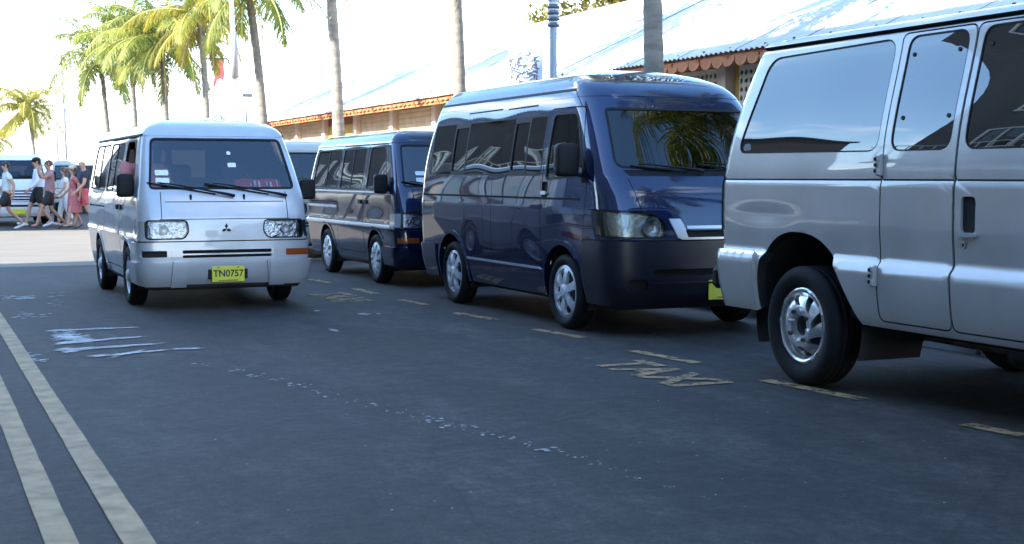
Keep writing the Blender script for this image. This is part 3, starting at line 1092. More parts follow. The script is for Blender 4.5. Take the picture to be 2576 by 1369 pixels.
# ------------------------------------------------------------------ bonneted high-roof van
def snub(name, pm, plate, high=True, bump_mt=None, wheel='hatch', bars=False, door_open=False):
    root = empty(name)
    if high:
        hw = [(.25, .87), (.45, .915), (.8, .94), (1.05, .945), (1.15, .937), (1.33, .925), (1.93, .835), (2.1, .79), (2.2, .735), (2.27, .65)]
        yf = [(.25, .09), (.38, .02), (.55, 0), (.84, .0), (1.0, .03), (1.2, .09), (1.36, .17), (1.41, .205), (1.97, .60), (2.08, .70), (2.18, .85), (2.27, 1.12)]
        yb = [(.25, 4.70), (.5, 4.74), (1.0, 4.75), (1.35, 4.73), (1.95, 4.56), (2.27, 4.38)]
        zt, cr = 2.27, .085
    else:
        hw = [(.25, .80), (.45, .83), (.8, .85), (1.05, .855), (1.15, .85), (1.33, .84), (1.8, .755), (1.9, .70), (1.95, .6)]
        yf = [(.25, .09), (.38, .02), (.55, 0), (.84, .0), (1.0, .03), (1.2, .09), (1.3, .15), (1.34, .17), (1.8, .56), (1.9, .70), (1.95, .85)]
        yb = [(.25, 4.65), (.5, 4.69), (1.0, 4.70), (1.35, 4.68), (1.8, 4.50), (1.95, 4.38)]
        zt, cr = 1.95, .05
    sh = Shell(hw, yf, yb, .27, zt, cr, n=4.2, d=.40, nb=6, db=.22, wob=.008, fe=.9)
    k_ = 1.0 if high else .905
    G = glass('screen_glass', (.16, .19, .22), 1.7)
    GS = glass('tinted_glass', (.03, .03, .035), 1.9)
    GD = glass('door_glass', (.55, .6, .6), 1.45)
    ws_t, ws_b = (1.955, 1.43) if high else (1.80, 1.35)
    wt, wb = (1.93, 1.36) if high else (1.78, 1.28)
    YA, YR, RA = .99, 3.74, .405
    fs = []
    seam = lambda poly, wd=.008: fs.append(F('panel_gap', strip(poly, wd), GAP, -.01, 'seam', step=.06))
    # roof over the rail line
    rl = 2.06 if high else 1.86
    fs.append(F('roof', [(-sh.S, rl), (sh.S, rl), (sh.S, sh.vt), (-sh.S, sh.vt)], pm, .003, 'roof'))
    for sg in (-1, 1):
        fs.append(F('drip_rail', sh.side([(1.02 if high else .9, rl + .055), (4.5, rl + .055), (4.5, rl + .078), (1.02 if high else .9, rl + .078)], sg), BLACK, .006, 'dr%d' % sg))
        seam(sh.sline([(1.02 if high else .9, rl + .065), (.74 if high else .75, ws_t - .04)], sg, .05), .012)
        if high:
            for (a, b) in ((1.75, 2.45), (2.6, 3.5)):
                fs.append(F('roof_crease', sh.side([(a, 2.012), (b, 2.006), (b, 2.02), (a, 2.028)], sg), GAP, -.004, 'cr%d' % sg))
    # windscreen
    hwb = .78 * k_; hwt = .70 * k_
    ws = rpoly([(-hwb, ws_b), (0, ws_b - .035), (hwb, ws_b), (hwt, ws_t), (-hwt, ws_t)], [.09, .0, .09, .05, .05])
    fs.append(F('windscreen_seal', sh.front(ws), BLACK, .002, 'wss'))
    fs.append(F('windscreen', sh.front(grow(ws, -.02)), G, -.004, 'windscreen'))
    fs.append(F('cowl', sh.front([(-.68 * k_, ws_b - .07), (.68 * k_, ws_b - .07), (.72 * k_, ws_b - .02), (-.72 * k_, ws_b - .02)]), BLACK, -.006, 'cowl'))
    # bonnet lines
    for sg in (-1, 1):
        seam(sh.fline([(sg * .70 * k_, ws_b - .09), (sg * .675 * k_, 1.25 * k_), (sg * .64 * k_, 1.09)], .05), .006)
    # headlights
    HL = {}
    for sg in (-1, 1):
        a0 = sh.front_s(.42 * k_, .95)
        s1 = sh.side_s(.36, .95)
        hl = rpoly([(sg * a0, .86), (sg * sh.front_s(.5 * k_, .85), .845), (sg * s1, .865), (sg * (s1 + .0), 1.075), (sg * sh.front_s(.60 * k_, 1.05), 1.06), (sg * sh.front_s(.44 * k_, 1.0), 1.0)], .04)
        HL[sg] = hl
        fs.append(F('lamp_bezel', grow(hl, .008), GAP, -.004, 'bez%d' % sg, step=.03))
        fs.append(F('headlight', hl, mat('smoked_reflector', (.68, .66, .60), .25, .85, bump=.4, bscale=18), -.045, 'hl%d' % sg, step=.03))
        st = [(sg * (s1 - .15), .86), (sg * (s1 - .01), .867), (sg * (s1 - .01), 1.07), (sg * (s1 - .15), 1.068)]
        fs.append(F('indicator', st, mat('smoked_lens', (.30, .29, .25), .2, .3), -.02, 'ind%d' % sg, step=.03))
    # grille
    Gm = mat('grille_silver', (.5, .5, .51), .3, .7)
    if not bars:
        gr = [(-.40, 1.0), (-.33, .845), (-.28, .825), (.28, .825), (.33, .845), (.40, 1.0), (.29, 1.0), (.24, .90), (-.24, .90), (-.29, 1.0)]
        fs.append(F('grille', sh.front(gr), Gm, .012, 'grille', wm=Gm))
        fs.append(F('grille_slot', sh.front(rpoly([(-.235, .915), (.235, .915), (.235, .94), (-.235, .94)], .005)), Gm, .012, 'grille', wm=Gm))
        fs.append(F('grille_opening', sh.front(rpoly([(-.23, .845), (.23, .845), (.25, .905), (-.25, .905)], .01)), GAP, -.02, 'gropen'))
    else:
        for j in range(4):
            z0 = .70 + j * .078
            fs.append(F('grille_slot', sh.front(rpoly([(-.38, z0), (.38, z0), (.38, z0 + .042), (-.38, z0 + .042)], .01)), GAP, -.02, 'gr%d' % j))
    # bumper
    B = bump_mt or pm
    sb = sh.side_s(.585, .5)
    fs.append(F('bumper_gap', [(-sb, .815 if not bars else .66), (sb, .815 if not bars else .66), (sb, .826 if not bars else .671), (-sb, .826 if not bars else .671)], GAP, -.006, 'bgap'))
    fs.append(F('bumper', [(-sb, .27), (sb, .27), (sb, .815 if not bars else .66), (-sb, .815 if not bars else .66)], B, .016, 'bumper'))
    fs.append(F('air_intake', sh.front(rpoly([(-.55, .52), (.55, .52), (.55, .58), (-.55, .58)], .03)), GAP, -.03, 'intake'))
    fs.append(F('bumper_lip', sh.front(rpoly([(-.58, .455), (.58, .455), (.58, .47), (-.58, .47)], .004)), B, .03, 'bumper'))
    for sg in (-1, 1):
        fs.append(F('fog_recess', sh.front(rpoly([(sg * .6 * k_, .40), (sg * .76 * k_, .40), (sg * .76 * k_, .50), (sg * .6 * k_, .50)], .03)), GAP, -.02, 'fog%d' % sg))
    # sides
    for sg in (-1, 1):
        dr = rpoly([(.60, .50), (.50, 1.28), (.76, wt + .04), (1.42, wt + .04), (1.43, .40), (1.32, .40)], .05)
        fs.append(F('panel_gap', sh.side(grow(dr, .005), sg), GAP, -.012, 'seam'))
        fs.append(F('front_door', sh.side(grow(dr, -.005), sg), pm, 0, 'fd%d' % sg))
        fw = rpoly([(.585, wb + .03), (.86, wt - .02), (1.33, wt - .02), (1.345, wb - .02)], [.05, .09, .05, .05])
        fs.append(F('window_seal', sh.side(grow(fw, .022), sg), BLACK, .004, 'wsf%d' % sg, 'fd%d' % sg))
        fs.append(F('window', sh.side(fw, sg), GD, -.006, 'wf%d' % sg, 'fd%d' % sg, hole=(door_open and sg < 0)))
        # side glass band with its panes
        band = rpoly([(1.46, wb), (1.46, wt), (4.40, wt - .02), (4.50, wb + .02)], [.12, .05, .08, .06])
        fs.append(F('glass_band', sh.side(band, sg), BLACK, .001, 'band%d' % sg, wm=BLACK))
        for j, (a, b) in enumerate(((1.485, 1.83), (1.86, 2.18), (2.205, 3.385), (3.41, 3.77), (3.795, 4.40))):
            t = .03 if j in (1, 3) else 0
            pz = rpoly([(a, wb + .025 + t), (a, wt - .02 - t * 1.4), (b, wt - .025 - t * 1.4), (b, wb + .025 + t)], .02)
            fs.append(F('window', sh.side(pz, sg), GS, -.001 if not t else -.01, 'wp%d_%d' % (j, sg), 'band%d' % sg, wm=BLACK))
        # sliding door, flank seams and rail
        if sg < 0:
            seam(sh.sline([(2.62, wb - .02), (2.62, .40)], sg, .1))
        seam(sh.sline([(1.46, wb - .02), (1.46, .42)], sg, .1), .007)
        seam(sh.sline([(3.35, wb - .02), (3.35, .42)], sg, .1), .006)
        fs.append(F('slide_rail', sh.side([(.62, 1.148), (4.62, 1.148), (4.62, 1.168), (.62, 1.168)], sg), GAP, -.008, 'rail%d' % sg))
        fs.append(F('sill_moulding', sh.side([(1.44, .505), (3.30, .505), (3.30, .525), (1.52, .525)], sg), mat('sill_trim', (.45, .46, .5), .3, .3, .8), .012, 'sill%d' % sg))
        hd = rpoly([(1.30, 1.17), (1.42, 1.17), (1.42, 1.31), (1.30, 1.31)], .02)
        fs.append(F('handle_cup', sh.side(hd, sg), GAP, -.02, 'hc%d' % sg, 'fd%d' % sg))
        fs.append(F('door_handle', sh.side(rpoly([(1.305, 1.19), (1.415, 1.19), (1.415, 1.225), (1.305, 1.225)], .012), sg), CHROME, .02, 'dh%d' % sg, 'fd%d' % sg))
        fs.append(F('rear_bumper', sh.side([(4.20, .27), (4.72, .27), (4.72, .62), (4.20, .62)], sg), pm, .025, 'rb%d' % sg))
        for yc, k in ((YA, 'f'), (YR, 'r')):
            fs.append(F('wheel_arch', sh.side(arch_poly(yc, .345, RA + .045), sg), pm, .012, 'ar%s%d' % (k, sg)))
        for yc, k in ((YA, 'f'), (YR, 'r')):
            fs.append(F('arch_opening', sh.side(arch_poly(yc, .345, RA), sg), UNDER, 0, 'ah%s%d' % (k, sg), hole=True, drop=.05))
        tl = sh.rear([(.70 * k_, .8), (.88 * k_, .8), (.88 * k_, 1.2), (.70 * k_, 1.2)])
        fs.append(F('tail_lamp', [(sg * a, b) for a, b in tl], mat('red_lens', (.35, .01, .01), .15, coat=.6), .004, 'tl%d' % sg))
        rw = sh.rear(rpoly([(.05, 1.35 * k_), (.68 * k_, 1.35 * k_), (.62 * k_, 1.85 * k_), (.05, 1.85 * k_)], .03))
        fs.append(F('rear_window', [(sg * a, b) for a, b in rw], GS, -.004, 'rw%d' % sg, wm=BLACK))
    chart(root, sh.outline(), F('body', [], pm, 0, wm=GAP), fs, sh.P, sh.grid())
    for sg in (-1, 1):
        sh.patch('lamp_glass', HL[sg], glass('smoked_cover', (.62, .62, .58), 1.5, .03), .002, root)
        c = sh.fat(sg * .57 * k_, .945, -.02)
        MB().lathe([(.001, .0), (.035, .0), (.075, -.02), (.085, -.035)], 18, 'Y', (c[0], c[1], c[2])).build('lamp_bowl', CHROME, root)
        for yc in (YA, YR):
            put_wheel(wheel, root, sg * (.825 * k_), yc, .334, sg, 0, rnd.random() * 6)
    wheel_well(root, YA, .345, RA, .89 * k_); wheel_well(root, YR, .345, RA, .89 * k_)
    MB().box((0, 2.35, .28), (1.62 * k_, 4.4, .1), ch=.03).build('underbody', UNDER, root)
    MB().box((0, 2.4, .6), (1.7 * k_, 4.2, .03)).build('cabin_floor', UNDER, root)
    MB().box((0, .52, 1.16 * k_), (1.55 * k_, .5, .40), ch=.07).build('dashboard', mat('dash', (.06, .06, .065), .7), root)
    st = MB().lathe([(.18 + .016 * math.cos(t), .016 * math.sin(t)) for t in np.linspace(0, 2 * math.pi, 9)], 20, 'Z')
    st.box((0, 0, 0), (.36, .03, .02)); st.tube([(0, 0, 0), (0, 0, -.3)], .025, 6)
    st.build('steering_wheel', BLACK, root, (-.4 * k_, .84, 1.36 * k_), (R(32), 0, 0))
    red = mat('red_seat', (.25, .015, .015), .8)
    for x in (-.42, .42):
        seat(root, x * k_, 1.2, .72 * k_)
    for y in (2.0, 2.75, 3.5):
        seat(root, -.1, y, .66 * k_, 1.35)
    msz = (.21, .12, .29)
    for sg in (-1, 1):
        van_mirror(root, (sg * 1.05 * k_, .66, 1.50 * k_), msz, (sg * .90 * k_, .60, 1.36 * k_))
        m = MB()
        a = sh.sat(.48, 1.30 * k_, .012, sg); b = sh.sat(.60, 1.30 * k_, .012, sg); c = sh.sat(.60, 1.46 * k_, .012, sg)
        m.add([a, b, c], [(0, 1, 2), (2, 1, 0)])
        m.build('mirror_base', BLACK, root)
    wiper(root, sh, (.02, ws_b - .045), (-.58 * k_, ws_b + .015)); wiper(root, sh, (.62 * k_, ws_b - .03), (.06, ws_b + .03))
    if plate is not None:
        c = sh.fat(.15 if high else 0, .40, .032)
        licence_plate(root, plate, c, 0, .36, .17)
    return root, sh


# ------------------------------------------------------------------ long-nosed full-size van, seen from behind its rear wheel
def fullsize(name, pm):
    root = empty(name)
    sh = Shell(hw=[(.40, .94), (.52, .985), (.70, 1.012), (.80, 1.018), (.825, 1.008), (.86, .984), (.90, .986), (1.1, .998), (1.3, .998), (1.345, .985), (1.36, .99), (1.50, .98), (2.12, .855), (2.2, .84), (2.25, .80), (2.285, .73)],
               yf=[(.40, .12), (.6, 0), (.95, .03), (1.1, .10), (1.2, .40), (1.28, .80), (1.36, .98), (1.5, 1.08), (2.15, 1.68), (2.285, 1.95)],
               yb=[(.40, 5.86), (.9, 5.90), (1.3, 5.89), (1.5, 5.86), (2.2, 5.65), (2.285, 5.55)],
               step=.025, vb=.46, zt=2.285, crown=.075, n=5, d=.4, nb=7, db=.16, wob=.005,
               dents=[(5.33, 1.10, .30, .055, -.011), (4.85, .80, .3, .03, .006), (4.5, 1.02, .35, .12, .004)])
    GS = glass('privacy_glass', (.02, .022, .026), 2.1)
    fs = []
    YA, YR = 1.35, 4.92
    arch = lambda yc: rpoly([(yc - .70, .38), (yc - .60, .50), (yc - .47, .70), (yc - .36, .87), (yc - .22, .965), (yc - .06, 1.0), (yc + .12, 1.0), (yc + .27, .955), (yc + .39, .86), (yc + .445, .74), (yc + .46, .6), (yc + .46, .38)], .14, 5)
    seam = lambda poly, wd=.008, off=-.01: fs.append(F('panel_gap', strip(poly, wd), GAP, off, 'seam', step=.08))
    fs.append(F('roof', [(-sh.S, 2.235), (sh.S, 2.235), (sh.S, sh.vt), (-sh.S, sh.vt)], pm, .003, 'roof'))
    for sg in (-1, 1):
        fs.append(F('drip_rail', sh.side([(1.8, 2.222), (5.82, 2.222), (5.82, 2.246), (1.8, 2.246)], sg), pm, .026, 'dr%d' % sg, wm=GAP))
        fs.append(F('rail_shadow_gap', sh.side([(1.8, 2.212), (5.8, 2.212), (5.8, 2.222), (1.8, 2.222)], sg), GAP, -.004, 'drg%d' % sg))
        pass
        seam(sh.sline([(1.4, 1.338), (5.86, 1.338)], sg, .2), .011, -.006)
        doors = [('side_door', 3.475, 4.10), ('front_side_door', 2.45, 3.465), ('cab_door', 1.3, 2.44)]
        for nm, a, b in doors:
            dr = rpoly([(a, .50), (a, 2.2), (b, 2.2), (b, .50)], .05)
            if nm == 'cab_door':
                dr = rpoly([(a, .50), (a, 1.36), (1.78, 2.12), (b, 2.16), (b, .50)], .05)
            fs.append(F('panel_gap', sh.side(grow(dr, .005), sg), GAP, -.012, 'seam'))
            fs.append(F(nm, sh.side(grow(dr, -.005), sg), pm, 0, nm + '%d' % sg))
            seam(sh.sline([(a + .008, 1.338), (b - .008, 1.338)], sg, .2), .011, -.006)
        wins = [('rw', [(4.165, 1.515), (4.165, 2.172), (5.47, 2.15), (5.67, 1.525)], None),
                ('w1', [(3.535, 1.515), (3.535, 2.172), (4.035, 2.172), (4.035, 1.515)], 'side_door%d' % sg),
                ('w2', [(2.60, 1.515), (2.60, 2.172), (3.41, 2.172), (3.41, 1.515)], 'front_side_door%d' % sg),
                ('w3', [(1.62, 1.45), (1.95, 2.08), (2.36, 2.1), (2.36, 1.45)], 'cab_door%d' % sg)]
        for k, w_, par in wins:
            w_ = rpoly(w_, [.09, .09, .12, .09] if k == 'rw' else .08, 6)
            fs.append(F('window_seal', sh.side(grow(w_, .010), sg), BLACK, -.004, 'ws%s%d' % (k, sg), par))
            fs.append(F('window', sh.side(w_, sg), GS, -.008, 'w%s%d' % (k, sg), par))
        for (y, z) in ((3.585, 1.70), (3.975, 1.70), (3.60, 2.07), (3.985, 2.07), (3.35, 2.08)):
            sc_ = sh.side([(y + .013 * math.cos(t), z + .013 * math.sin(t)) for t in np.linspace(0, 5.5, 8)], sg)
            fs.append(F('window_bolt', sc_, BLACK, -.002, 'wb%d' % sg, step=.05))
        fs.append(F('vent_latch', sh.side(rpoly([(5.52, 1.535), (5.615, 1.535), (5.61, 1.58), (5.54, 1.585)], .02), sg), mat('latch_grey', (.12, .12, .125), .5), -.002, 'vl%d' % sg))
        hd = rpoly([(3.295, 1.05), (3.41, 1.05), (3.41, 1.25), (3.295, 1.25)], .03)
        fs.append(F('handle_cup', sh.side(hd, sg), GAP, -.018, 'hc%d' % sg, 'front_side_door%d' % sg, wm=GAP))
        fs.append(F('door_handle', sh.side(rpoly([(3.285, 1.03), (3.42, 1.03), (3.42, 1.055), (3.285, 1.055)], .008), sg), pm, .02, 'dh%d' % sg, 'front_side_door%d' % sg))
        lk = sh.side([(3.385 + .022 * math.cos(t), .985 + .022 * math.sin(t)) for t in np.linspace(0, 5.6, 10)], sg)
        fs.append(F('door_lock', lk, CHROME, .006, 'lk%d' % sg, 'front_side_door%d' % sg, step=.05, wm=BLACK))
        lk2 = sh.side([(3.385 + .010 * math.cos(t), .985 + .010 * math.sin(t)) for t in np.linspace(0, 5.6, 10)], sg)
        fs.append(F('key_hole', lk2, GAP, .002, 'kh%d' % sg, 'front_side_door%d' % sg, step=.05))
        fs.append(F('rear_bumper', sh.side([(YR + .47, .46), (5.87, .46), (5.87, .835), (YR + .47, .835)], sg), pm, .028, 'rb%d' % sg))
        tl = [(sg * (sh.S - sh.Lr + .105), .98), (sg * (sh.S - sh.Lr + .22), .98), (sg * (sh.S - sh.Lr + .22), 1.36), (sg * (sh.S - sh.Lr + .105), 1.36)]
        fs.append(F('tail_lamp', tl, mat('red_lens', (.35, .01, .01), .15, coat=.6), .012, 'tl%d' % sg, wm=BLACK))
        for yc, k in ((YA, 'f'), (YR, 'r')):
            fs.append(F('arch_opening', sh.side(arch(yc), sg, .1), UNDER, 0, 'ah%s%d' % (k, sg), hole=True, drop=.07))
    rw = sh.rear(rpoly([(.05, 1.5), (.78, 1.5), (.70, 2.1), (.05, 2.1)], .05))
    for sg in (-1, 1):
        fs.append(F('rear_window', [(sg * a, b) for a, b in rw], GS, -.004, 'rwin%d' % sg, wm=BLACK))
    ws = rpoly([(-.82, 1.43), (.82, 1.43), (.72, 2.1), (-.72, 2.1)], .06)
    fs.append(F('windscreen', sh.front(ws), GS, -.004, 'windscreen', wm=BLACK))
    fs.append(F('front_bumper', [(-sh.Lf, .46), (sh.Lf, .46), (sh.Lf, .66), (-sh.Lf, .66)], CHROME, .06, 'fb'))
    fs.append(F('grille', sh.front(rpoly([(-.42, .76), (.42, .76), (.42, 1.06), (-.42, 1.06)], .03)), GAP, -.03, 'grl'))
    for sg in (-1, 1):
        fs.append(F('headlight', sh.front(rpoly([(sg * .5, .80), (sg * .86, .80), (sg * .86, 1.04), (sg * .5, 1.04)], .03)), REFL, -.01, 'hl%d' % sg, wm=BLACK))
    chart(root, sh.outline(), F('body', [], pm, 0, wm=GAP), fs, sh.P, sh.grid())
    for sg in (-1, 1):
        for yc in (YA, YR):
            put_wheel('ford', root, sg * .865, yc, .390, sg, 0, 1.1 if yc > 3 else 0)
        # door hinges on the seam behind the side door
        for z in (1.425, .77):
            p = sh.sat(4.112, z, .012, sg)
            m = MB().box((0, 0, 0), (.03, .05, .13), ch=.008)
            for dz in (-.04, .04):
                m.box((sg * .016, -.008, dz), (.012, .024, .035), ch=.004)
            o = m.build('door_hinge', pm, root, p)
            mm = MB()
            for dz in (-.035, 0, .035):
                mm.box((sg * .02, .014, dz), (.012, .018, .022), ch=.003)
            mm.build('hinge_pin', BLACK, o)
        van_mirror(root, (sg * 1.22, 1.75, 1.55), (.22, .12, .34), (sg * .98, 1.72, 1.42))
        MB().box((sg * .90, 3.05, .475), (.07, 2.45, .05), ch=.01).build('sill', mat('sill_grey', (.10, .095, .085), .6, var=.4, vscale=5), root)
        # rear bumper corner cap and mud flap
        MB().box((sg * .93, 5.94, .64), (.14, .10, .16), ch=.03).build('bumper_cap', BLACK, root)
    wheel_well(root, YA, .42, .56, .95, .5); wheel_well(root, YR, .42, .56, .95, .5)
    MB().box((0, 5.95, .68), (1.75, .1, .20), ch=.03).build('step_bumper', CHROME, root)
    m = MB().box((0, 3.0, .5), (1.7, 5.3, .1), ch=.03)
    m.build('underbody', UNDER, root)
    m = MB()
    for sg in (-1, 1):
        m.box((sg * .42, 3.0, .42), (.09, 5.2, .12))
    m.box((0, YR, .39), (1.5, .1, .1), ch=.03).ball((0, YR, .39), (.16, .16, .15))
    m.box((0, YA, .33), (1.5, .1, .08), ch=.02)
    m.build('chassis', UNDER, root)
    ex = mat('exhaust', (.20, .16, .12), .6, .5, var=.4)
    MB().tube([(-.35, 2.6, .34), (-.36, 3.6, .34), (-.40, 4.4, .36), (-.62, 5.35, .38), (-.80, 5.62, .36)], .035, 10).build('exhaust_pipe', ex, root)
    MB().lathe([(.001, -.45), (.09, -.42), (.1, -.38), (.1, .38), (.09, .42), (.001, .45)], 14, 'Y', (-.36, 3.2, .34)).build('silencer', mat('silencer_grey', (.14, .13, .125), .6, .4, var=.4), root)
    MB().box((.25, 4.1, .48), (.7, .7, .14), ch=.04).build('fuel_tank', UNDER, root)
    return root, sh


# ------------------------------------------------------------------ pixel helper used once, to place things on the ground from a bearing
SY, CY = math.sin(YAW), math.cos(YAW)


def ground(x, y):
    """street point (X, Y) seen at x, y of the 2576-wide photograph"""
    t = (x - 1288) / 3500
    Z = 3500 * EYE / (y - 443)
    return (Z * (SY + t * CY), Z * (CY - t * SY))


def along(x, X):
    """Y of the point on the line X = const that stands at column x"""
    t = (x - 1288) / 3500
    return X * (CY - t * SY) / (SY + t * CY)


# ------------------------------------------------------------------ ground, road, pavement
def asphalt():
    m = bpy.data.materials.new('asphalt')
    m.use_nodes = True
    n = m.node_tree; L = n.links.new; N = n.nodes.new
    b = n.nodes['Principled BSDF']
    tc = N('ShaderNodeTexCoord')
    def noise(sc, det=5, rough=.6, stretch=None):
        x = N('ShaderNodeTexNoise')
        x.inputs['Scale'].default_value = sc; x.inputs['Detail'].default_value = det; x.inputs['Roughness'].default_value = rough
        if stretch:
            mp = N('ShaderNodeMapping'); mp.inputs['Scale'].default_value = stretch
            L(tc.outputs['Object'], mp.inputs[0]); L(mp.outputs[0], x.inputs['Vector'])
        else: L(tc.outputs['Object'], x.inputs['Vector'])
        return x.outputs['Fac']
    def ramp(f, p0, p1, c0, c1):
        r = N('ShaderNodeValToRGB')
        r.color_ramp.elements[0].position = p0; r.color_ramp.elements[1].position = p1
        r.color_ramp.elements[0].color = (*c0, 1); r.color_ramp.elements[1].color = (*c1, 1)
        L(f, r.inputs[0]); return r.outputs[0]
    def mix(a, b_, f, mode='MIX'):
        x = N('ShaderNodeMixRGB'); x.blend_type = mode
        if isinstance(f, float): x.inputs[0].default_value = f
        else: L(f, x.inputs[0])
        for k, v in ((1, a), (2, b_)):
            if isinstance(v, tuple): x.inputs[k].default_value = (*v, 1)
            else: L(v, x.inputs[k])
        return x.outputs[0]
    base = ramp(noise(.35, 6, .6), .35, .68, (.022, .0225, .0235), (.036, .0355, .035))
    # worn, bleached patches, dragged a little along the street
    worn = ramp(noise(.8, 8, .72, (1.6, .55, 1)), .48, .74, (0, 0, 0), (1, 1, 1))
    c = mix(base, (.070, .069, .067), worn)
    # wheel tracks polished darker and old patches
    wv = ramp(noise(.22, 3, .5, (3.2, .25, 1)), .45, .62, (.8, .8, .8), (1.12, 1.12, 1.12))
    c = mix(c, wv, 1.0, 'MULTIPLY')
    grit = ramp(noise(60, 4, .8), .36, .68, (.45, .45, .45), (1.8, 1.8, 1.78))
    c = mix(c, grit, .9, 'MULTIPLY')
    g2 = ramp(noise(17, 3, .6), .34, .68, (.62, .62, .62), (1.5, 1.5, 1.48))
    c = mix(c, g2, .8, 'MULTIPLY')
    g3 = ramp(noise(5, 6, .7), .36, .68, (.68, .68, .68), (1.5, 1.5, 1.48))
    c = mix(c, g3, .9, 'MULTIPLY')
    oil = ramp(noise(1.7, 5, .6), .62, .72, (1, 1, 1), (.55, .55, .56))
    c = mix(c, oil, .7, 'MULTIPLY')
    vo = N('ShaderNodeTexVoronoi'); vo.feature = 'DISTANCE_TO_EDGE'; vo.inputs['Scale'].default_value = .42
    wb = N('ShaderNodeMixRGB'); wb.inputs[0].default_value = .12
    wn = N('ShaderNodeTexNoise'); wn.inputs['Scale'].default_value = 1.8; wn.inputs['Detail'].default_value = 8
    L(tc.outputs['Object'], wn.inputs['Vector']); L(tc.outputs['Object'], wb.inputs[1]); L(wn.outputs['Color'], wb.inputs[2]); L(wb.outputs[0], vo.inputs['Vector'])
    crack = ramp(vo.outputs['Distance'], .0, .006, (.35, .35, .35), (1, 1, 1))
    c = mix(c, crack, .55, 'MULTIPLY')
    c = mix(c, (.79, .685, .61), 1.0, 'MULTIPLY')
    L(c, b.inputs['Base Color'])
    b.inputs['Roughness'].default_value = .78
    b.inputs['Specular IOR Level'].default_value = .35
    bp = N('ShaderNodeBump'); bp.inputs['Strength'].default_value = .5; bp.inputs['Distance'].default_value = .01
    L(noise(55, 4, .7), bp.inputs['Height']); L(bp.outputs[0], b.inputs['Normal'])
    return m


ASPH = asphalt()
MATS['asphalt'] = ASPH
GROUND = mat('bare_ground', (.16, .14, .11), .95, var=.25, vscale=.3)
tag(MB().add([(-900, -300, -.03), (900, -300, -.03), (900, 1500, -.03), (-900, 1500, -.03)], [(0, 1, 2, 3)]) or
    link('ground', (lambda b: (b.add([(-900, -300, -.03), (900, -300, -.03), (900, 1500, -.03), (-900, 1500, -.03)], [(0, 1, 2, 3)]), b.mesh('ground', GROUND))[1])(MB())), kind='structure')


def quad(name, x0, x1, y0, y1, z, m, parent=None, nx=1, ny=1):
    b = MB()
    vs = [(x0 + (x1 - x0) * i / nx, y0 + (y1 - y0) * j / ny, z) for j in range(ny + 1) for i in range(nx + 1)]
    fs = [(j * (nx + 1) + i, j * (nx + 1) + i + 1, (j + 1) * (nx + 1) + i + 1, (j + 1) * (nx + 1) + i) for j in range(ny) for i in range(nx)]
    b.add(vs, fs)
    return b.build(name, m, parent)


KERB_X = 7.42
road = tag(quad('road', -3.2, KERB_X + .02, -30, 190, 0.0, ASPH), kind='structure')
CONC = mat('concrete', (.30, .285, .26), .85, var=.25, vscale=2.2, bump=.2, bscale=60)
PAVE = mat('pavement_slab', (.33, .31, .28), .85, var=.18, vscale=3, bump=.15, bscale=60)
# kerb stones and pavement on the market side
pav = tag(MB().box((10.4, 80, .055), (5.6, 220, .15)).build('pavement', CONC), kind='structure')
ks = MB().box((0, 0, 0), (.16, .96, .17), ch=.018).mesh('kerb_stone', CONC)
for k in range(60):
    link('kerb_stone', ks, pav, (KERB_X + .10, -4 + k * .98, .062 + rnd.uniform(-.006, .006)), (0, rnd.uniform(-.03, .03), rnd.uniform(-.006, .006)))
sl = MB().box((0, 0, 0), (.88, .88, .02), ch=.006).mesh('paving_slab', PAVE)
for i in range(4):
    for k in range(44):
        link('paving_slab', sl, pav, (8.1 + i * .9, .5 + k * .9, .138 + rnd.uniform(-.002, .002)))
pl = tag(MB().box((-4.6, 20, .055), (2.6, 130, .15)).build('pavement_opposite', CONC), kind='structure')
# sun patch between the buildings, its brightness put into a paler concrete colour
SUNPATCH = mat('sun_patch_pale', (.125, .108, .082), .85, var=.16, vscale=.9, bump=.1, bscale=50, stretch=(.5, 2.2, 1))
quad('sun_patch_strip', -3.2, KERB_X + .02, 22.0, 36.6, .004, SUNPATCH, road, 6, 8)

# ------------------------------------------------------------------ road paint
YEL = mat('road_yellow', (.42, .36, .20), .8, col2=(.27, .24, .16), vscale=5, detail=9)
YEL2 = mat('bay_yellow', (.30, .23, .12), .8, col2=(.12, .105, .08), vscale=9, detail=9)
WHT = mat('road_white', (.26, .24, .225), .8, var=.3, vscale=14)


def wornmat(name, col, lo, hi, sc):
    """road paint worn through to the asphalt: the paint is really missing there"""
    m = mat(name, col, .8, var=.3, vscale=7, detail=8)
    n = m.node_tree
    b = n.nodes['Principled BSDF']; o = n.nodes['Material Output']
    t = n.nodes.new('ShaderNodeTexCoord')
    ns = n.nodes.new('ShaderNodeTexNoise'); ns.inputs['Scale'].default_value = sc; ns.inputs['Detail'].default_value = 9; ns.inputs['Roughness'].default_value = .7
    n.links.new(t.outputs['Object'], ns.inputs['Vector'])
    r = n.nodes.new('ShaderNodeValToRGB')
    r.color_ramp.elements[0].position = lo; r.color_ramp.elements[1].position = hi
    n.links.new(ns.outputs['Fac'], r.inputs[0])
    tr = n.nodes.new('ShaderNodeBsdfTransparent'); mx = n.nodes.new('ShaderNodeMixShader')
    n.links.new(r.outputs[0], mx.inputs[0]); n.links.new(tr.outputs[0], mx.inputs[1]); n.links.new(b.outputs[0], mx.inputs[2])
    n.links.new(mx.outputs[0], o.inputs[0])
    return m


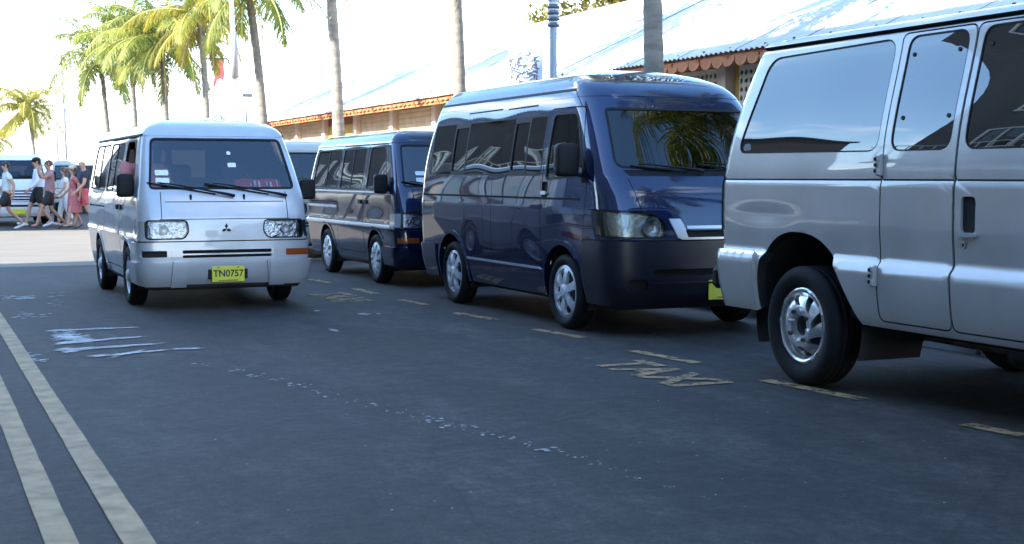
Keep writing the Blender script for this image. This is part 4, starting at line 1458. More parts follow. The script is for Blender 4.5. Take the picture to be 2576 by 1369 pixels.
YLINE = wornmat('lane_yellow', (.33, .215, .11), .22, .30, 9)
BLINE = wornmat('bay_line_yellow', (.27, .165, .075), .35, .52, 9)
SCUFF = wornmat('white_scuff', (.48, .44, .41), .28, .50, 22)
for (x0, x1) in ((.425, .54), (.69, .805)):
    # the line is laid in strips that butt against each other, edges a little uneven
    b = MB()
    ys = np.arange(-6, 21.7, .22)
    vs = []
    for y in ys:
        vs += [(x0 + rnd.uniform(-.002, .002), y, .006), (x1 + rnd.uniform(-.002, .002), y, .006)]
    b.add(vs, [(2 * i, 2 * i + 1, 2 * i + 3, 2 * i + 2) for i in range(len(ys) - 1)])
    b.build('lane_line', YLINE, road)
dashes = [((1930, 960), (2180, 1010)), ((1590, 885), (1760, 917)), ((1345, 830), (1465, 852)), ((1140, 788), (1245, 806)),
          ((1005, 755), (1070, 768)), ((890, 727), (945, 740)), ((780, 703), (830, 713)), ((2440, 1073), (2600, 1105))]
for (a, c) in dashes:
    p = Vector((*ground(*a), 0)); q = Vector((*ground(*c), 0))
    d = (q - p).normalized(); nrm = Vector((-d.y, d.x, 0)) * .058
    k = 7
    vs = []
    for i in range(k):
        o = p + (q - p) * (i / (k - 1)) + Vector((0, 0, .006))
        vs += [o - nrm * rnd.uniform(.8, 1.1), o + nrm * rnd.uniform(.8, 1.1)]
    b = MB(); b.add(vs, [(2 * i, 2 * i + 1, 2 * i + 3, 2 * i + 2) for i in range(k - 1)])
    b.build('bay_line', BLINE, road)
for (px, py, w_) in (((1650, 942), 0, 1.38), ((848, 749), 0, 1.3)):
    X, Y = ground(*px)
    me = text_mesh('TAXI', .62, BLINE, 0, w_ / 1.5, .02)
    link('taxi_marking', me, road, (X, Y, .006), (0, 0, -math.pi / 2))

# white scuffs and paint spatter on the asphalt: countless specks, one object
sp = MB()
BLOB = [0]


def blob(x, y, rx, ry, a=0.0, n=9):
    BLOB[0] += 1
    zz = .0048 + (BLOB[0] % 900) * 4e-6
    vs = [(x, y, zz)]
    for k in range(n):
        t = 2 * math.pi * k / n
        r = rnd.uniform(.6, 1.15)
        u, v = rx * r * math.cos(t), ry * r * math.sin(t)
        vs.append((x + u * math.cos(a) - v * math.sin(a), y + u * math.sin(a) + v * math.cos(a), zz))
    sp.add(vs, [(0, 1 + k, 1 + (k + 1) % n) for k in range(n)])


trail = [(500, 918, 8), (575, 935, 12), (640, 948, 14), (690, 958, 10), (745, 972, 12), (800, 990, 8), (835, 1000, 7), (870, 1012, 6), (935, 1023, 8), (990, 1043, 8), (1045, 1054, 8),
         (1090, 1064, 10), (1130, 1074, 12), (1165, 1082, 10), (1215, 1098, 8), (1270, 1107, 9), (1330, 1125, 7), (1385, 1140, 12), (1440, 1156, 5),
         (1500, 1172, 4), (1560, 1188, 3), (1620, 1210, 5), (1700, 1235, 3), (1790, 1262, 3)]
for (x, y, s) in trail:
    for k in range(3 + s // 2):
        dx, dy = rnd.gauss(0, 17), rnd.gauss(0, 3.2)
        X, Y = ground(x + dx, y + dy)
        q = s * .0014 * rnd.uniform(.2, 1.0) ** 1.5 + .0025
        Y += dx * 0.0
        blob(X, Y, q * 1.4, q, rnd.uniform(0, 3))
for k in range(120):
    x, y = rnd.uniform(0, 2400), 690 + 640 * rnd.random() ** 1.4
    X, Y = ground(x, y)
    q = rnd.uniform(.003, .007)
    blob(X, Y, q * 1.5, q, rnd.uniform(0, 3))
for (x0, y0, x1, y1, n) in ((120, 735, 160, 770, 14), (0, 745, 80, 752, 22), (20, 790, 130, 800, 8), (790, 780, 800, 792, 5), (900, 790, 960, 795, 6), (815, 830, 860, 838, 6)):
    for k in range(n):
        X, Y = ground(rnd.uniform(x0, x1), rnd.uniform(y0, y1))
        q = rnd.uniform(.012, .04)
        blob(X, Y, q * 1.6, q, rnd.uniform(0, 3))
o = sp.build('paint_spatter', WHT, road)
tag(o, kind='stuff')
# the scraped white patch beside the yellow lines, with drag streaks
sp = MB()
for (x0, y0, x1, y1, h, n) in ((125, 834, 330, 826, 2.2, 90), (150, 866, 345, 850, 3, 110), (150, 884, 390, 868, 3, 120), (235, 900, 405, 884, 2.2, 60), (280, 898, 345, 886, 3, 30), (445, 881, 487, 880, 2, 18)):
    P0 = Vector(ground(x0, y0)); P1 = Vector(ground(x1, y1)); a = math.atan2(P1.y - P0.y, P1.x - P0.x)
    for k in range(n):
        t = rnd.random() ** 1.3
        X, Y = ground(x0 + (x1 - x0) * t, y0 + (y1 - y0) * t + rnd.gauss(0, h * (1 - .6 * t) * .6))
        blob(X, Y, rnd.uniform(.03, .11), rnd.uniform(.004, .012), a + rnd.uniform(-.06, .06))
for (cx, cy, rx, ry, n) in ((160, 848, 26, 8, 160), (195, 856, 28, 8, 110), (165, 884, 18, 5, 60), (55, 752, 38, 2.5, 40), (60, 795, 28, 7, 16), (75, 905, 30, 12, 14)):
    for k in range(n):
        X, Y = ground(cx + rnd.gauss(0, rx * .55), cy + rnd.gauss(0, ry * .55))
        blob(X, Y, rnd.uniform(.015, .06), rnd.uniform(.006, .022), rnd.uniform(-.4, .4))
tag(sp.build('scrape_mark', SCUFF, road), kind='stuff')


# ------------------------------------------------------------------ market buildings on the right
EAVE_X, EAVE_Z, RIDGE_X, RIDGE_Z = 12.2, 3.33, 17.5, 5.86
ROOFM = mat('galvanised_roof', (.56, .545, .52), .9, .0, var=.10, vscale=1.6, stretch=(.4, 3, 1))
OCHRE = mat('ochre_wall', (.42, .26, .055), .85, var=.15, vscale=2)
ORANGE = mat('orange_fascia', (.36, .125, .045), .75, var=.15, vscale=4)
TANP = mat('tan_panel', (.42, .31, .20), .85, var=.12, vscale=3)
CREAM = mat('cream_breeze', (.52, .45, .36), .85, var=.10, vscale=6)
BROWN = mat('brown_valance', (.14, .05, .03), .7, var=.2, vscale=6)
PINKB = mat('pale_post', (.50, .40, .33), .8, var=.1, vscale=4)
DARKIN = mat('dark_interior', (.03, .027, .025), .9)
WPANE = glass('shop_glass', (.75, .78, .8), 1.6)
PALEC = mat('white_shutter', (.72, .70, .68), .6, var=.06)


def corrugated(w_, ln, pitch=.15, amp=.018):
    """one roofing sheet: w_ along Y, ln up the slope"""
    n = int(w_ / pitch) * 6
    vs = []
    for j in range(2):
        for i in range(n + 1):
            y = w_ * i / n
            vs.append((ln * j, y, amp * math.cos(2 * math.pi * y / pitch)))
    b = MB()
    b.add(vs, [(i, i + n + 1, i + n + 2, i + 1) for i in range(n)], 0, True)
    return b


def breeze(wy, hz, pitch, r, mt, name):
    """screen of pierced blocks, the holes really open"""
    def P(u, v):
        return np.stack([np.zeros_like(u), u, v], -1), np.tile(np.array([-1.0, 0, 0]), (len(u), 1))
    fs = []
    ny, nz = int(wy / pitch), int(hz / pitch)
    oy, oz = (wy - ny * pitch) / 2, (hz - nz * pitch) / 2
    for i in range(ny):
        for j in range(nz):
            c = (oy + (i + .5) * pitch, oz + (j + .5) * pitch)
            q = [(c[0] + r * math.cos(t) * (1.0 if (i + j) % 2 else .8), c[1] + r * math.sin(t) * (.8 if (i + j) % 2 else 1.0)) for t in np.linspace(0, 2 * math.pi, 9)[:-1]]
            fs.append(F('hole', q, mt, 0, 'hole', hole=True, drop=.05, step=1))
    tmp = empty('tmp')
    ob = chart(tmp, [(0, 0), (wy, 0), (wy, hz), (0, hz)], F(name, [], mt, 0), fs, P, [], .3)
    me = ob[name].data
    bpy.data.objects.remove(ob[name]); bpy.data.objects.remove(tmp)
    return me


def market(name, y0, y1, label):
    root = empty(name, (EAVE_X, y0, 0))
    sl = math.atan2(RIDGE_Z - EAVE_Z, RIDGE_X - EAVE_X)
    ln = math.hypot(RIDGE_Z - EAVE_Z, RIDGE_X - EAVE_X)
    X = lambda x: x - EAVE_X
    L = y1 - y0
    n = int(round(L / .9)); w_ = L / n
    sheet_me = corrugated(w_ + .04, ln + .06).mesh('roof_sheet', ROOFM)
    for k in range(n):
        link('roof_sheet', sheet_me, root, (-.03, k * w_, EAVE_Z + .03 + (k % 2) * .006), (0, -sl + rnd.uniform(-.003, .003), rnd.uniform(-.002, .002)))
    # back slope
    b = corrugated(L, ln + .06)
    b.build('back_roof', ROOFM, root, (2 * (RIDGE_X - EAVE_X) + .03, L, EAVE_Z + .03), (0, -sl, math.pi))
    MB().prism([(-.25, -.10), (0, .05), (.25, -.10), (.25, -.08), (0, .075), (-.25, -.08)], 0, L, 'XZ').build('ridge_cap', ROOFM, root, (X(RIDGE_X), 0, RIDGE_Z + .03))
    bolt = MB().box((0, 0, 0), (.03, .03, .07)).mesh('roof_bolt', mat('rust', (.10, .06, .045), .8))
    for k in range(int(L / .9)):
        link('roof_bolt', bolt, root, (.04 + rnd.uniform(-.03, .06), .3 + k * .9 + rnd.uniform(-.1, .1), EAVE_Z + .075))
        link('roof_bolt', bolt, root, (X(RIDGE_X) - .2, .3 + k * .9, RIDGE_Z - .02))
    WX = 13.1
    # walls
    MB().box((X(WX) + .1, L / 2, 1.75), (.2, L - .3, 3.5)).build('wall', OCHRE, root)
    for yy in (.15, L - .15):
        g = [(X(WX) + .2, 0), (X(2 * RIDGE_X - WX), 0), (X(2 * RIDGE_X - WX), 3.55), (X(RIDGE_X), RIDGE_Z - .15), (X(WX) + .2, 3.55)]
        MB().prism(g, yy - .1, yy + .1, 'XZ').build('gable_wall', mat('pale_gable', (.62, .66, .70), .8, var=.08), root)
    MB().box((X(2 * RIDGE_X - WX), L / 2, 1.75), (.2, L - .3, 3.5)).build('back_wall', TANP, root)
    # soffit boards and beam
    MB().box((X(WX) - .02, L / 2, 3.40), (.16, L - .4, .16), ch=.01).build('wall_beam', OCHRE, root)
    MB().box((.12, L / 2, EAVE_Z - .06), (.05, L, .18)).build('eave_board', ORANGE, root)
    raf = MB().box((0, 0, 0), (1.15, .07, .10)).mesh('rafter', ORANGE)
    for k in range(int(L / .9)):
        link('rafter', raf, root, (.55, .4 + k * .9, EAVE_Z + .17), (0, -sl, 0))
    # hanging scalloped valance
    pt = .36
    dp = .19
    q = [(0, 0)] + [(pt / 2 - pt / 2 * math.cos(t), -dp * math.sin(t) ** .7) for t in np.linspace(0, math.pi, 9)][1:-1] + [(pt, 0)]
    sc = MB().prism(q, -.012, .012, 'YZ').mesh('valance_scallop', ORANGE)
    sf = MB().prism([(a, b * .4) for a, b in q], -.012, .012, 'YZ').mesh('valance_scallop', ORANGE)
    for k in range(int(L / pt)):
        link('valance_scallop', sc if y0 + k * pt < 26.5 else sf, root, (.06, k * pt, EAVE_Z - .015), (0, rnd.uniform(-.1, .25), 0))
    bb = breeze(2.9, .82, .145, .052, CREAM, 'breeze_screen')
    bs = breeze(2.9, .62, .145, .03, TANP, 'breeze_screen')
    pitch = 3.6
    first = (20.75 - y0) % pitch
    ks = int((L - .4 - first) / pitch) + 1
    for k in range(ks):
        y = first + k * pitch
        Yw = y0 + y
        near = Yw < 27
        MB().box((X(WX) - .08, y, 1.70), (.22, .26 if near else .28, 3.3), ch=.012).build('post', PINKB, root)
        if y + pitch > L: continue
        ochre_bay = (not near) and 40 < Yw < 43.5
        if ochre_bay:
            MB().box((X(WX) - .03, y + pitch / 2, 3.16), (.05, pitch - .4, .26)).build('dark_lintel', BROWN, root)
            MB().box((X(WX) - .03, y + pitch / 2, 2.5), (.04, pitch - .4, 1.05)).build('ochre_shutter', OCHRE, root)
            continue
        z0 = 2.42 if near else 2.62
        link('breeze_screen', bb if near else bs, root, (X(WX) - .05, y + (pitch - 2.9) / 2, z0))
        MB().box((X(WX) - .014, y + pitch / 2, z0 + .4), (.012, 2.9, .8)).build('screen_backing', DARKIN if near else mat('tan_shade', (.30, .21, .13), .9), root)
        MB().box((X(WX) - .06, y + pitch / 2, z0 - .06), (.12, pitch - .3, .10), ch=.01).build('lintel', PINKB, root)
        for j in range(2):
            f = MB()
            yc = y + .95 + j * 1.7
            for (a, b_, c, d) in ((-.7, 0, .06, 1.3), (.7, 0, .06, 1.3), (0, .62, 1.46, .06), (0, -.62, 1.46, .06), (0, 0, .05, 1.3)):
                f.box((X(WX) - .04, yc + a, 1.85 + b_), (.06, c, d))
            fo = f.build('window_frame', PINKB, root)
            MB().box((X(WX) - .02, yc, 1.85), (.012, 1.36, 1.2)).build('shutter', PALEC, fo)
    tag(root, label, 'building')
    return root


market('market_building', 2.0, 57.0, 'long low market building with white metal roof and scalloped orange eave behind the vans')


# ------------------------------------------------------------------ street front on the camera's side (seen in the paint and glass, and shading the street)
def street_front(name, y0, y1, h, col, label, awn):
    root = empty(name, (-6.0, y0, 0))
    L = y1 - y0
    W = mat('wall_' + name + str(int(y0)), col, .85, var=.1, vscale=1)
    MB().box((-4.5, L / 2, h / 2), (9.0, L, h)).build('wall', W, root)
    MB().box((-4.4, L / 2, h + .1), (9.6, L + .3, .25), ch=.03).build('cornice', W, root)
    n = int(L / 3.4)
    fm = MB()
    for (a, b_, c, d) in ((-.6, 0, .08, 1.7), (.6, 0, .08, 1.7), (0, .85, 1.3, .08), (0, -.85, 1.36, .1), (0, 0, .05, 1.7)):
        fm.box((.03, a, b_), (.08, c, d))
    fme = fm.mesh('window_frame', PALEC)
    pme = MB().box((.012, 0, 0), (.01, 1.14, 1.64)).mesh('pane', mat('dark_pane', (.02, .025, .03), .08, coat=.5))
    for fl in range(1, max(2, int(h / 3.2))):
        for k in range(n):
            f = link('window_frame', fme, root, (0, 1.7 + k * 3.4, 1.9 + fl * 3.1))
            link('pane', pme, f)
    sf = MB().box((.02, 0, 0), (.05, 2.6, 2.3), ch=.02).mesh('shop_front', mat('shop_dark', (.035, .04, .045), .2, coat=.4))
    for k in range(n):
        link('shop_front', sf, root, (0, 1.7 + k * 3.4, 1.3))
    if awn:
        am = MB()
        am.add([(0, 0, 0), (0, 3.0, 0), (1.5, 3.0, -.55), (1.5, 0, -.55), (1.5, 0, -.8), (1.5, 3.0, -.8), (0, 0, -.03), (0, 3.0, -.03), (1.49, 3.0, -.58), (1.49, 0, -.58)],
               [(0, 3, 2, 1), (3, 4, 5, 2), (6, 7, 8, 9)])
        ame = am.mesh('awning', mat('white_canvas', (.72, .70, .66), .8, var=.05))
        for k in range(n):
            link('awning', ame, root, (.02, .2 + k * 3.4, 3.2))
    # balcony with posts on the first floor
    MB().box((.5, L / 2, 3.55), (1.0, L, .12), ch=.02).build('balcony', W, root)
    rl = MB().box((.95, L / 2, 4.45), (.05, L, .05))
    for k in range(int(L / .4)):
        rl.box((.95, .2 + k * .4, 4.0), (.025, .025, .85))
    rl.build('balcony_rail', PALEC, root)
    tag(root, label, 'building')
    return root


street_front('street_front', -24, 20.95, 14.4, (.10, .10, .105), 'tall grey street front on the camera side shading the road', True)
street_front('street_front', 35.9, 78, 8.4, (.06, .06, .065), 'grey street front with white awnings beyond the sunlit gap', True)


def horizon_blocker():
    """added, unseen dark row keeping the bright horizon out of the van reflections"""
    root = empty('horizon_blocker', (-30, 8, 0))  # unseen; added to block the horizon glow through the gap
    W = mat('blocker_wall', (.09, .09, .10), .85, var=.15, vscale=.8)
    MB().box((-3, 28, 2.6), (6, 56, 5.2)).build('wall', W, root)
    MB().prism([(-6.5, 5.2), (.5, 5.2), (-3, 7.0)], 0, 56, 'XZ').build('roof', mat('blocker_roof', (.12, .07, .06), .8, var=.2), root)
    wd = MB().box((.03, 0, 0), (.06, 1.2, 1.4), ch=.01).mesh('window', mat('dark_pane', (.02, .025, .03), .08, coat=.5))
    for k in range(14):
        for z in (1.6, 3.9):
            link('window', wd, root, (0, 2.5 + k * 3.9, z))
    tag(root, 'added unseen dark row blocking the bright horizon from the navy van paint', 'building')


horizon_blocker()


# ------------------------------------------------------------------ palms
FROND1 = leafmat('palm_leaf', (.10, .135, .02), (.22, .225, .035), .4)
FROND2 = leafmat('palm_leaf_yellow', (.22, .195, .022), (.32, .28, .035), .45)
DEADF = leafmat('palm_leaf_dry', (.12, .08, .04), (.18, .13, .06), .2)
TRUNK = mat('palm_bark', (.13, .115, .095), .9, col2=(.22, .195, .16), vscale=3.0, bump=.5, bscale=18, stretch=(1, 1, 4), objrand=.15)
HUSK = mat('palm_husk', (.34, .22, .10), .85, var=.3, vscale=8)
RACH = mat('palm_rachis', (.34, .32, .08), .6)


def frond_mesh(length, el, droop, seed, mt, dens=58, leaf=.78):
    """one leaf: a bending midrib with two rows of narrow leaflets, growing along +X"""
    r = random.Random(seed)
    n = 14
    pts = []; p = Vector((0, 0, 0)); a = el
    for i in range(n + 1):
        pts.append(p.copy())
        a -= droop / n * (0.5 + 1.1 * i / n)
        p = p + Vector((math.cos(a), r.uniform(-.012, .012), math.sin(a))) * (length / n)
    b = MB()
    b.tube(pts, [.035 * (1 - .85 * i / n) + .004 for i in range(n + 1)], 5, 1)

    def at(t):
        f = t * n; i = min(int(f), n - 1); u = f - i
        return pts[i] * (1 - u) + pts[i + 1] * u, (pts[i + 1] - pts[i]).normalized()
    for k in range(dens):
        t = .12 + .87 * k / (dens - 1)
        p, d = at(t)
        side = d.cross(Vector((0, 0, 1)))
        if side.length < .05: side = Vector((0, 1, 0))
        side.normalize()
        up = side.cross(d).normalized()
        ll = leaf * (math.sin(math.pi * min(1, .18 + t * .86)) ** .55) * r.uniform(.8, 1.1)
        for sg in (-1, 1):
            fw = .35 + .55 * t + r.uniform(-.1, .1)
            dirv = (side * sg + d * fw + up * r.uniform(.0, .3)).normalized()
            hang = r.uniform(.7, 1.7)
            w0 = .0135 * r.uniform(.8, 1.25)
            wv = (d - dirv * d.dot(dirv)).normalized() * w0
            q = []
            pp = p.copy(); dd = dirv.copy()
            for j in range(4):
                ww = wv * (1.0, 1.1, .8, .08)[j]
                q += [pp - ww, pp + ww]
                dd = (dd + Vector((0, 0, -1)) * hang * .42).normalized()
                pp = pp + dd * ll / 3
            b.add(q, [(2 * j, 2 * j + 1, 2 * j + 3, 2 * j + 2) for j in range(3)], 0, False)
    return b.mesh('frond', [mt, RACH])


LIB = {}


def fronds(mt, tagk):
    if tagk in LIB: return LIB[tagk]
    out = []
    for j, (el, dr, ln) in enumerate(((78, 70, 2.7), (60, 85, 3.1), (60, 100, 3.0), (40, 85, 3.3), (35, 105, 3.2), (18, 80, 3.2), (10, 95, 3.0), (-8, 70, 2.9), (-25, 55, 2.6))):
        out.append(frond_mesh(ln, R(el), R(dr), 31 + j * 7, mt))
    LIB[tagk] = out
    return out


def trunk_mesh(pts, r0, r1):
    n = len(pts)
    b = MB()
    P = []; Q = []
    for i in range(n - 1):
        for j in range(5):
            t = (i + j / 5) / (n - 1)
            p = Vector(pts[i]).lerp(Vector(pts[i + 1]), j / 5)
            P.append(p); Q.append((r0 + (r1 - r0) * t ** .7) * (1 + (.05 if j % 2 else -.02)) + (.10 * max(0, 1 - t * 14)))
    P.append(Vector(pts[-1])); Q.append(r1)
    b.tube(P, Q, 12)
    return b


def palm(x, y, h, lean, label, seed, yellow=False, r0=.15, nf=28, size=1.0, curve=0.0, dead=3):
    r = random.Random(seed)
    root = empty('coconut_palm', (x, y, .1))
    top = Vector((lean[0], lean[1], h))
    pts = []
    for i in range(9):
        t = i / 8
        c = curve * math.sin(math.pi * t)
        pts.append((lean[0] * t ** 1.3 + c, lean[1] * t ** 1.3 + c * .3, h * t))
    trunk_mesh(pts, r0, r0 * .66).build('trunk', TRUNK, root)
    m = MB().lathe([(r0 * .66, -.35), (r0 * .9, -.1), (r0 * 1.15, .1), (r0 * .8, .4), (.03, .75)], 10)
    m.build('crown_shaft', HUSK, root, top)
    lib = fronds(FROND2 if yellow else FROND1, 'y' if yellow else 'g')
    for k in range(nf):
        az = k * 2.39996 + r.uniform(-.25, .25)
        idx = min(8, int(9 * (k + .3) / nf))
        o = link('frond', lib[idx], root, top + Vector((.06 * math.cos(az), .06 * math.sin(az), .32 - .035 * idx)), (0, r.uniform(-.12, .12), az))
        s = size * r.uniform(.88, 1.1)
        o.scale = (s, s, s)
    dl = LIB.setdefault('dead', [frond_mesh(2.2, R(-50), R(45), 5, DEADF, 26, .4), frond_mesh(1.7, R(-68), R(30), 6, DEADF, 22, .35)])
    for k in range(dead):
        az = r.uniform(0, 6.3)
        o = link('dry_frond', dl[k % 2], root, top + Vector((.06 * math.cos(az), .06 * math.sin(az), .0)), (0, 0, az))
        o.scale = (size, size, size)
    for k in range(5):
        az = r.uniform(0, 6.3)
        MB().ball((0, 0, 0), (.10, .10, .125), 10, 8).build('coconut', mat('coconut_green', (.20, .21, .05), .6, col2=(.34, .25, .08), vscale=3), root,
                                                            top + Vector((.2 * math.cos(az), .2 * math.sin(az), -.08 + .06 * r.random())))
    tag(root, label, 'palm tree', 'coconut palms lining the pavement')
    return root


# x column of the trunk foot in the photograph gives the place along the row
PX = 10.0
palm(PX, 2.4, 7.0, (-.2, .1), 'coconut palm out of frame beside the silver van', 1)
palm(PX + .2, 9.9, 6.6, (-.35, .2), 'coconut palm mirrored in the windscreen of the navy high-roof van', 2, nf=26)
palm(PX, along(1652, PX), 6.9, (-.15, .1), 'thick grey palm trunk in front of the ochre market eave', 3, r0=.175)
palm(PX, along(1160, PX), 7.3, (-.22, .05), 'palm trunk rising behind the high-roof van beside the roof gap', 4, r0=.15, curve=.06)
palm(PX, along(857, PX), 7.6, (-.3, .1), 'palm trunk rising behind the small navy van before the orange fascia', 5, r0=.18, curve=.05)
palm(PX, along(668, PX), 6.9, (-.42, .1), 'palm whose crown is cut by the top edge right of the utility pole', 6, r0=.17, curve=.12)
palm(PX, along(531, PX), 6.9, (-.2, .2), 'yellowing palm just left of the utility pole', 7, yellow=True)
palm(PX, along(430, PX), 6.7, (-.25, .1), 'full green palm rising above the silver van roof', 8, nf=34, r0=.17, size=1.2)
palm(PX, along(352, PX), 7.5, (-.3, .1), 'pale-trunked palm between the two fuller green palms', 9, nf=30, r0=.16, size=1.15)
palm(PX, along(286, PX), 7.2, (-.5, .0), 'leftmost palm of the tall green group above the silver van', 10, nf=32, r0=.17, size=1.25)
palm(PX, along(97, PX), 6.8, (-.6, .0), 'bushy yellow palm standing alone at the far left', 11, yellow=True, nf=34, r0=.2, size=1.45, dead=7)
palm(PX + 1.5, along(20, PX) + 30, 6.0, (-.8, .0), 'low yellow palm half cut off by the left edge', 12, yellow=True, nf=26, r0=.2, size=1.3, dead=5)


# ------------------------------------------------------------------ broad-leaved trees
def tree(name, x, y, z_c, rad, h, label, mt, n=2600, leaf=.16, seed=1):
    r = random.Random(seed)
    root = empty(name, (x, y, .05))
    b = MB()
    b.tube([(0, 0, 0), (.1, .05, h * .35), (0, .1, h * .62)], [.2, .15, .11], 9)
    tips = []
    for k in range(9):
        az = k * 2.4
        e = Vector((math.cos(az) * rad[0] * .6, math.sin(az) * rad[1] * .6, z_c + r.uniform(-.3, .5) * rad[2]))
        m0 = Vector((0, .1, h * .6)).lerp(e, .5) + Vector((0, 0, -.15))
        b.tube([(0, .08, h * .55), m0, e], [.09, .06, .025], 6)
        tips.append(e)
    b.build('trunk', mat('tree_bark', (.12, .10, .08), .9, var=.3), root)
    cl = [(Vector((r.gauss(0, .5) * rad[0], r.gauss(0, .5) * rad[1], z_c + r.gauss(0, .42) * rad[2])), r.uniform(.35, .7)) for _ in range(34)]
    c = MB()
    for k in range(n):
        q, s = r.choice(cl)
        d = Vector((r.gauss(0, 1), r.gauss(0, 1), r.gauss(0, .8))).normalized() * s * r.uniform(.5, 1) ** .4 * .85
        p = q + d
        u = Vector((r.gauss(0, 1), r.gauss(0, 1), r.gauss(0, 1))).normalized()
        v = u.cross(Vector((r.gauss(0, 1), r.gauss(0, 1), r.gauss(0, 1)))).normalized()
        l = leaf * r.uniform(.6, 1.2)
        c.add([p, p + u * l * .5 + v * l * .3, p + u * l, p + u * l * .5 - v * l * .3], [(0, 1, 2, 3)])
    o = c.build('crown', mt, root)
    tag(root, label, 'tree')
    return root


LEAFY = leafmat('yellow_leaf', (.10, .085, .01), (.19, .15, .016), .4)
LEAFD = leafmat('dark_leaf', (.035, .05, .03), (.06, .075, .045), .2)
tree('broadleaf_tree', 21.5, along(1470, 21.5), 6.6, (2.2, 2.2, 1.2), 6.4, 'golden-green tree showing above the ridge beside the lamp post', LEAFY, 3600, .2, 3)
tree('broadleaf_tree', 23.5, along(1590, 23.5), 7.8, (2.2, 2.4, 1.2), 7.4, 'yellow tree crown above the ridge behind the thick palm trunk', LEAFY, 3600, .2, 4)


# ------------------------------------------------------------------ the vehicles, front along -Y, placed on the street
SILVER = paint('silver_lilac', (.43, .435, .45), .3, .38)
NAVY = paint('navy_paint', (.004, .0125, .050), .5, .4)
NAVY2 = paint('dark_navy_paint', (.004, .010, .038), .45, .4)
CHAMP = paint('warm_silver', (.47, .45, .425), .4, .36)
OFFW = paint('cream_white', (.38, .37, .32), .0, .4)
WHITE = paint('white_paint', (.70, .71, .73), .0, .4)
NAVYB = mat('dark_bumper', (.007, .008, .014), .32, coat=.25)
for m_ in (NAVY, NAVY2):
    m_.node_tree.nodes['Principled BSDF'].inputs['Coat IOR'].default_value = 1.58
BRT = mat('bright_trim', (.55, .57, .6), .25, .4, coat=.6)

v1, s1 = cabover('silver_van', SILVER, 'TN0757', 'plain', left_open=True, glasscol=(.72, .76, .78), side_glass=glass('tinted_glass', (.03, .03, .035), 1.9))
v1.location = (2.97, 14.17, 0); v1.scale = (1.01, 1, 1)
v1.rotation_euler = (0, 0, R(.3))
tag(v1, 'silver flat-nosed minivan with yellow TN0757 plate coming towards us', 'van')
v2, s2 = cabover('navy_van', NAVY2, None, 'blade', moulding=BRT, black_recess=False, glasscol=(.10, .12, .14), emblem=False, side_glass=glass('navy_side_glass', (.22, .24, .25), 2.0))
v2.location = (6.28, 15.95, 0)
tag(v2, 'small dark navy minivan with silver side mouldings parked behind the high-roof van', 'van')
v3, s3 = snub('high_roof_van', NAVY, '', True, NAVYB, door_open=False)
v3.location = (6.25, 10.18, 0)
tag(v3, 'tall glossy navy high-roof van with black side windows, parked in the middle', 'van')
v4, s4 = fullsize('long_van', CHAMP)
v4.location = (6.27, 2.60, 0)
tag(v4, 'large silver passenger van cut off by the right edge, nearest of the row', 'van')
v5, s5 = cabover('cream_van', OFFW, None, 'plain', glasscol=(.3, .36, .34), emblem=False)
v5.location = (6.35, 22.2, 0)
tag(v5, 'cream minivan mostly hidden between the silver and navy minivans', 'van')
v6, s6 = snub('white_van', WHITE, '', False, None, 'plain', bars=True)
v6.location = (2.75, 40.3, 0)
tag(v6, 'white van with black grille bars behind the walking people at far left', 'van')
v7 = copy_tree(v5)
v7.name = 'white_minivan'
v7.location = (5.6, 53.0, 0)
tag(v7, 'pale minivan partly hidden by the pedestrians in pink and navy', 'van')
v8 = copy_tree(v5); v8.name = 'parked_minivan'; v8.location = (6.6, 58, 0)
tag(v8, 'distant pale minivan whose roof shows left of the silver van', 'van')

# windscreen stickers and dashboard cloth of the silver van
STK = mat('white_sticker', (.7, .7, .7), .6, var=.1, vscale=60)
for (x, z, w_, h_) in ((-.60, 1.395, .13, .055), (-.60, 1.315, .135, .055), (.12, 1.475, .085, .045), (.105, 1.60, .04, .035)):
    s1.patch('sticker', s1.front(rpoly([(x - w_ / 2, z - h_ / 2), (x + w_ / 2, z - h_ / 2), (x + w_ / 2, z + h_ / 2), (x - w_ / 2, z + h_ / 2)], .01)), STK, .002, v1)
for (x, z, w_, h_) in ((-.50, 1.395, .12, .05), (-.50, 1.31, .13, .06)):
    s2.patch('sticker', s2.front(rpoly([(x - w_ / 2, z - h_ / 2), (x + w_ / 2, z - h_ / 2), (x + w_ / 2, z + h_ / 2), (x - w_ / 2, z + h_ / 2)], .01)), STK, .002, v2)
# red folded cloth with white print lying on the dashboard
b = MB()
nx = 12
vs = []
for j in range(5):
    for i in range(nx + 1):
        u = i / nx; t = j / 4
        vs.append((.18 + .48 * u, .33 + .16 * t, 1.215 + .10 * t + .008 * math.sin(u * 9) * t + .02 * math.sin(math.pi * u) * t))
b.add(vs, [(j * (nx + 1) + i, j * (nx + 1) + i + 1, (j + 1) * (nx + 1) + i + 1, (j + 1) * (nx + 1) + i) for j in range(4) for i in range(nx)], 0, True)
cl = b.build('red_cloth', mat('red_fabric', (.62, .025, .03), .85, var=.15), None, v1.location)
tag(cl, 'red cloth with white print on the dashboard of the silver minivan', 'cloth')
b = MB()
for i, x in enumerate((.33, .375, .42, .50, .545, .61)):
    b.box((x, .385, 1.262 + .012 * (i % 2)), (.02 if i in (1, 2, 4) else .008, .006, .05 + .02 * (i % 3)), M=Matrix.Rotation(R(-35), 3, 'X'))
b.build('white_print', STK, cl, (0, -.012, .01))


# ------------------------------------------------------------------ people
SKIN = mat('skin', (.42, .24, .16), .55, var=.1, vscale=12)
SKIN2 = mat('skin_tanned', (.34, .18, .11), .55, var=.1, vscale=12)


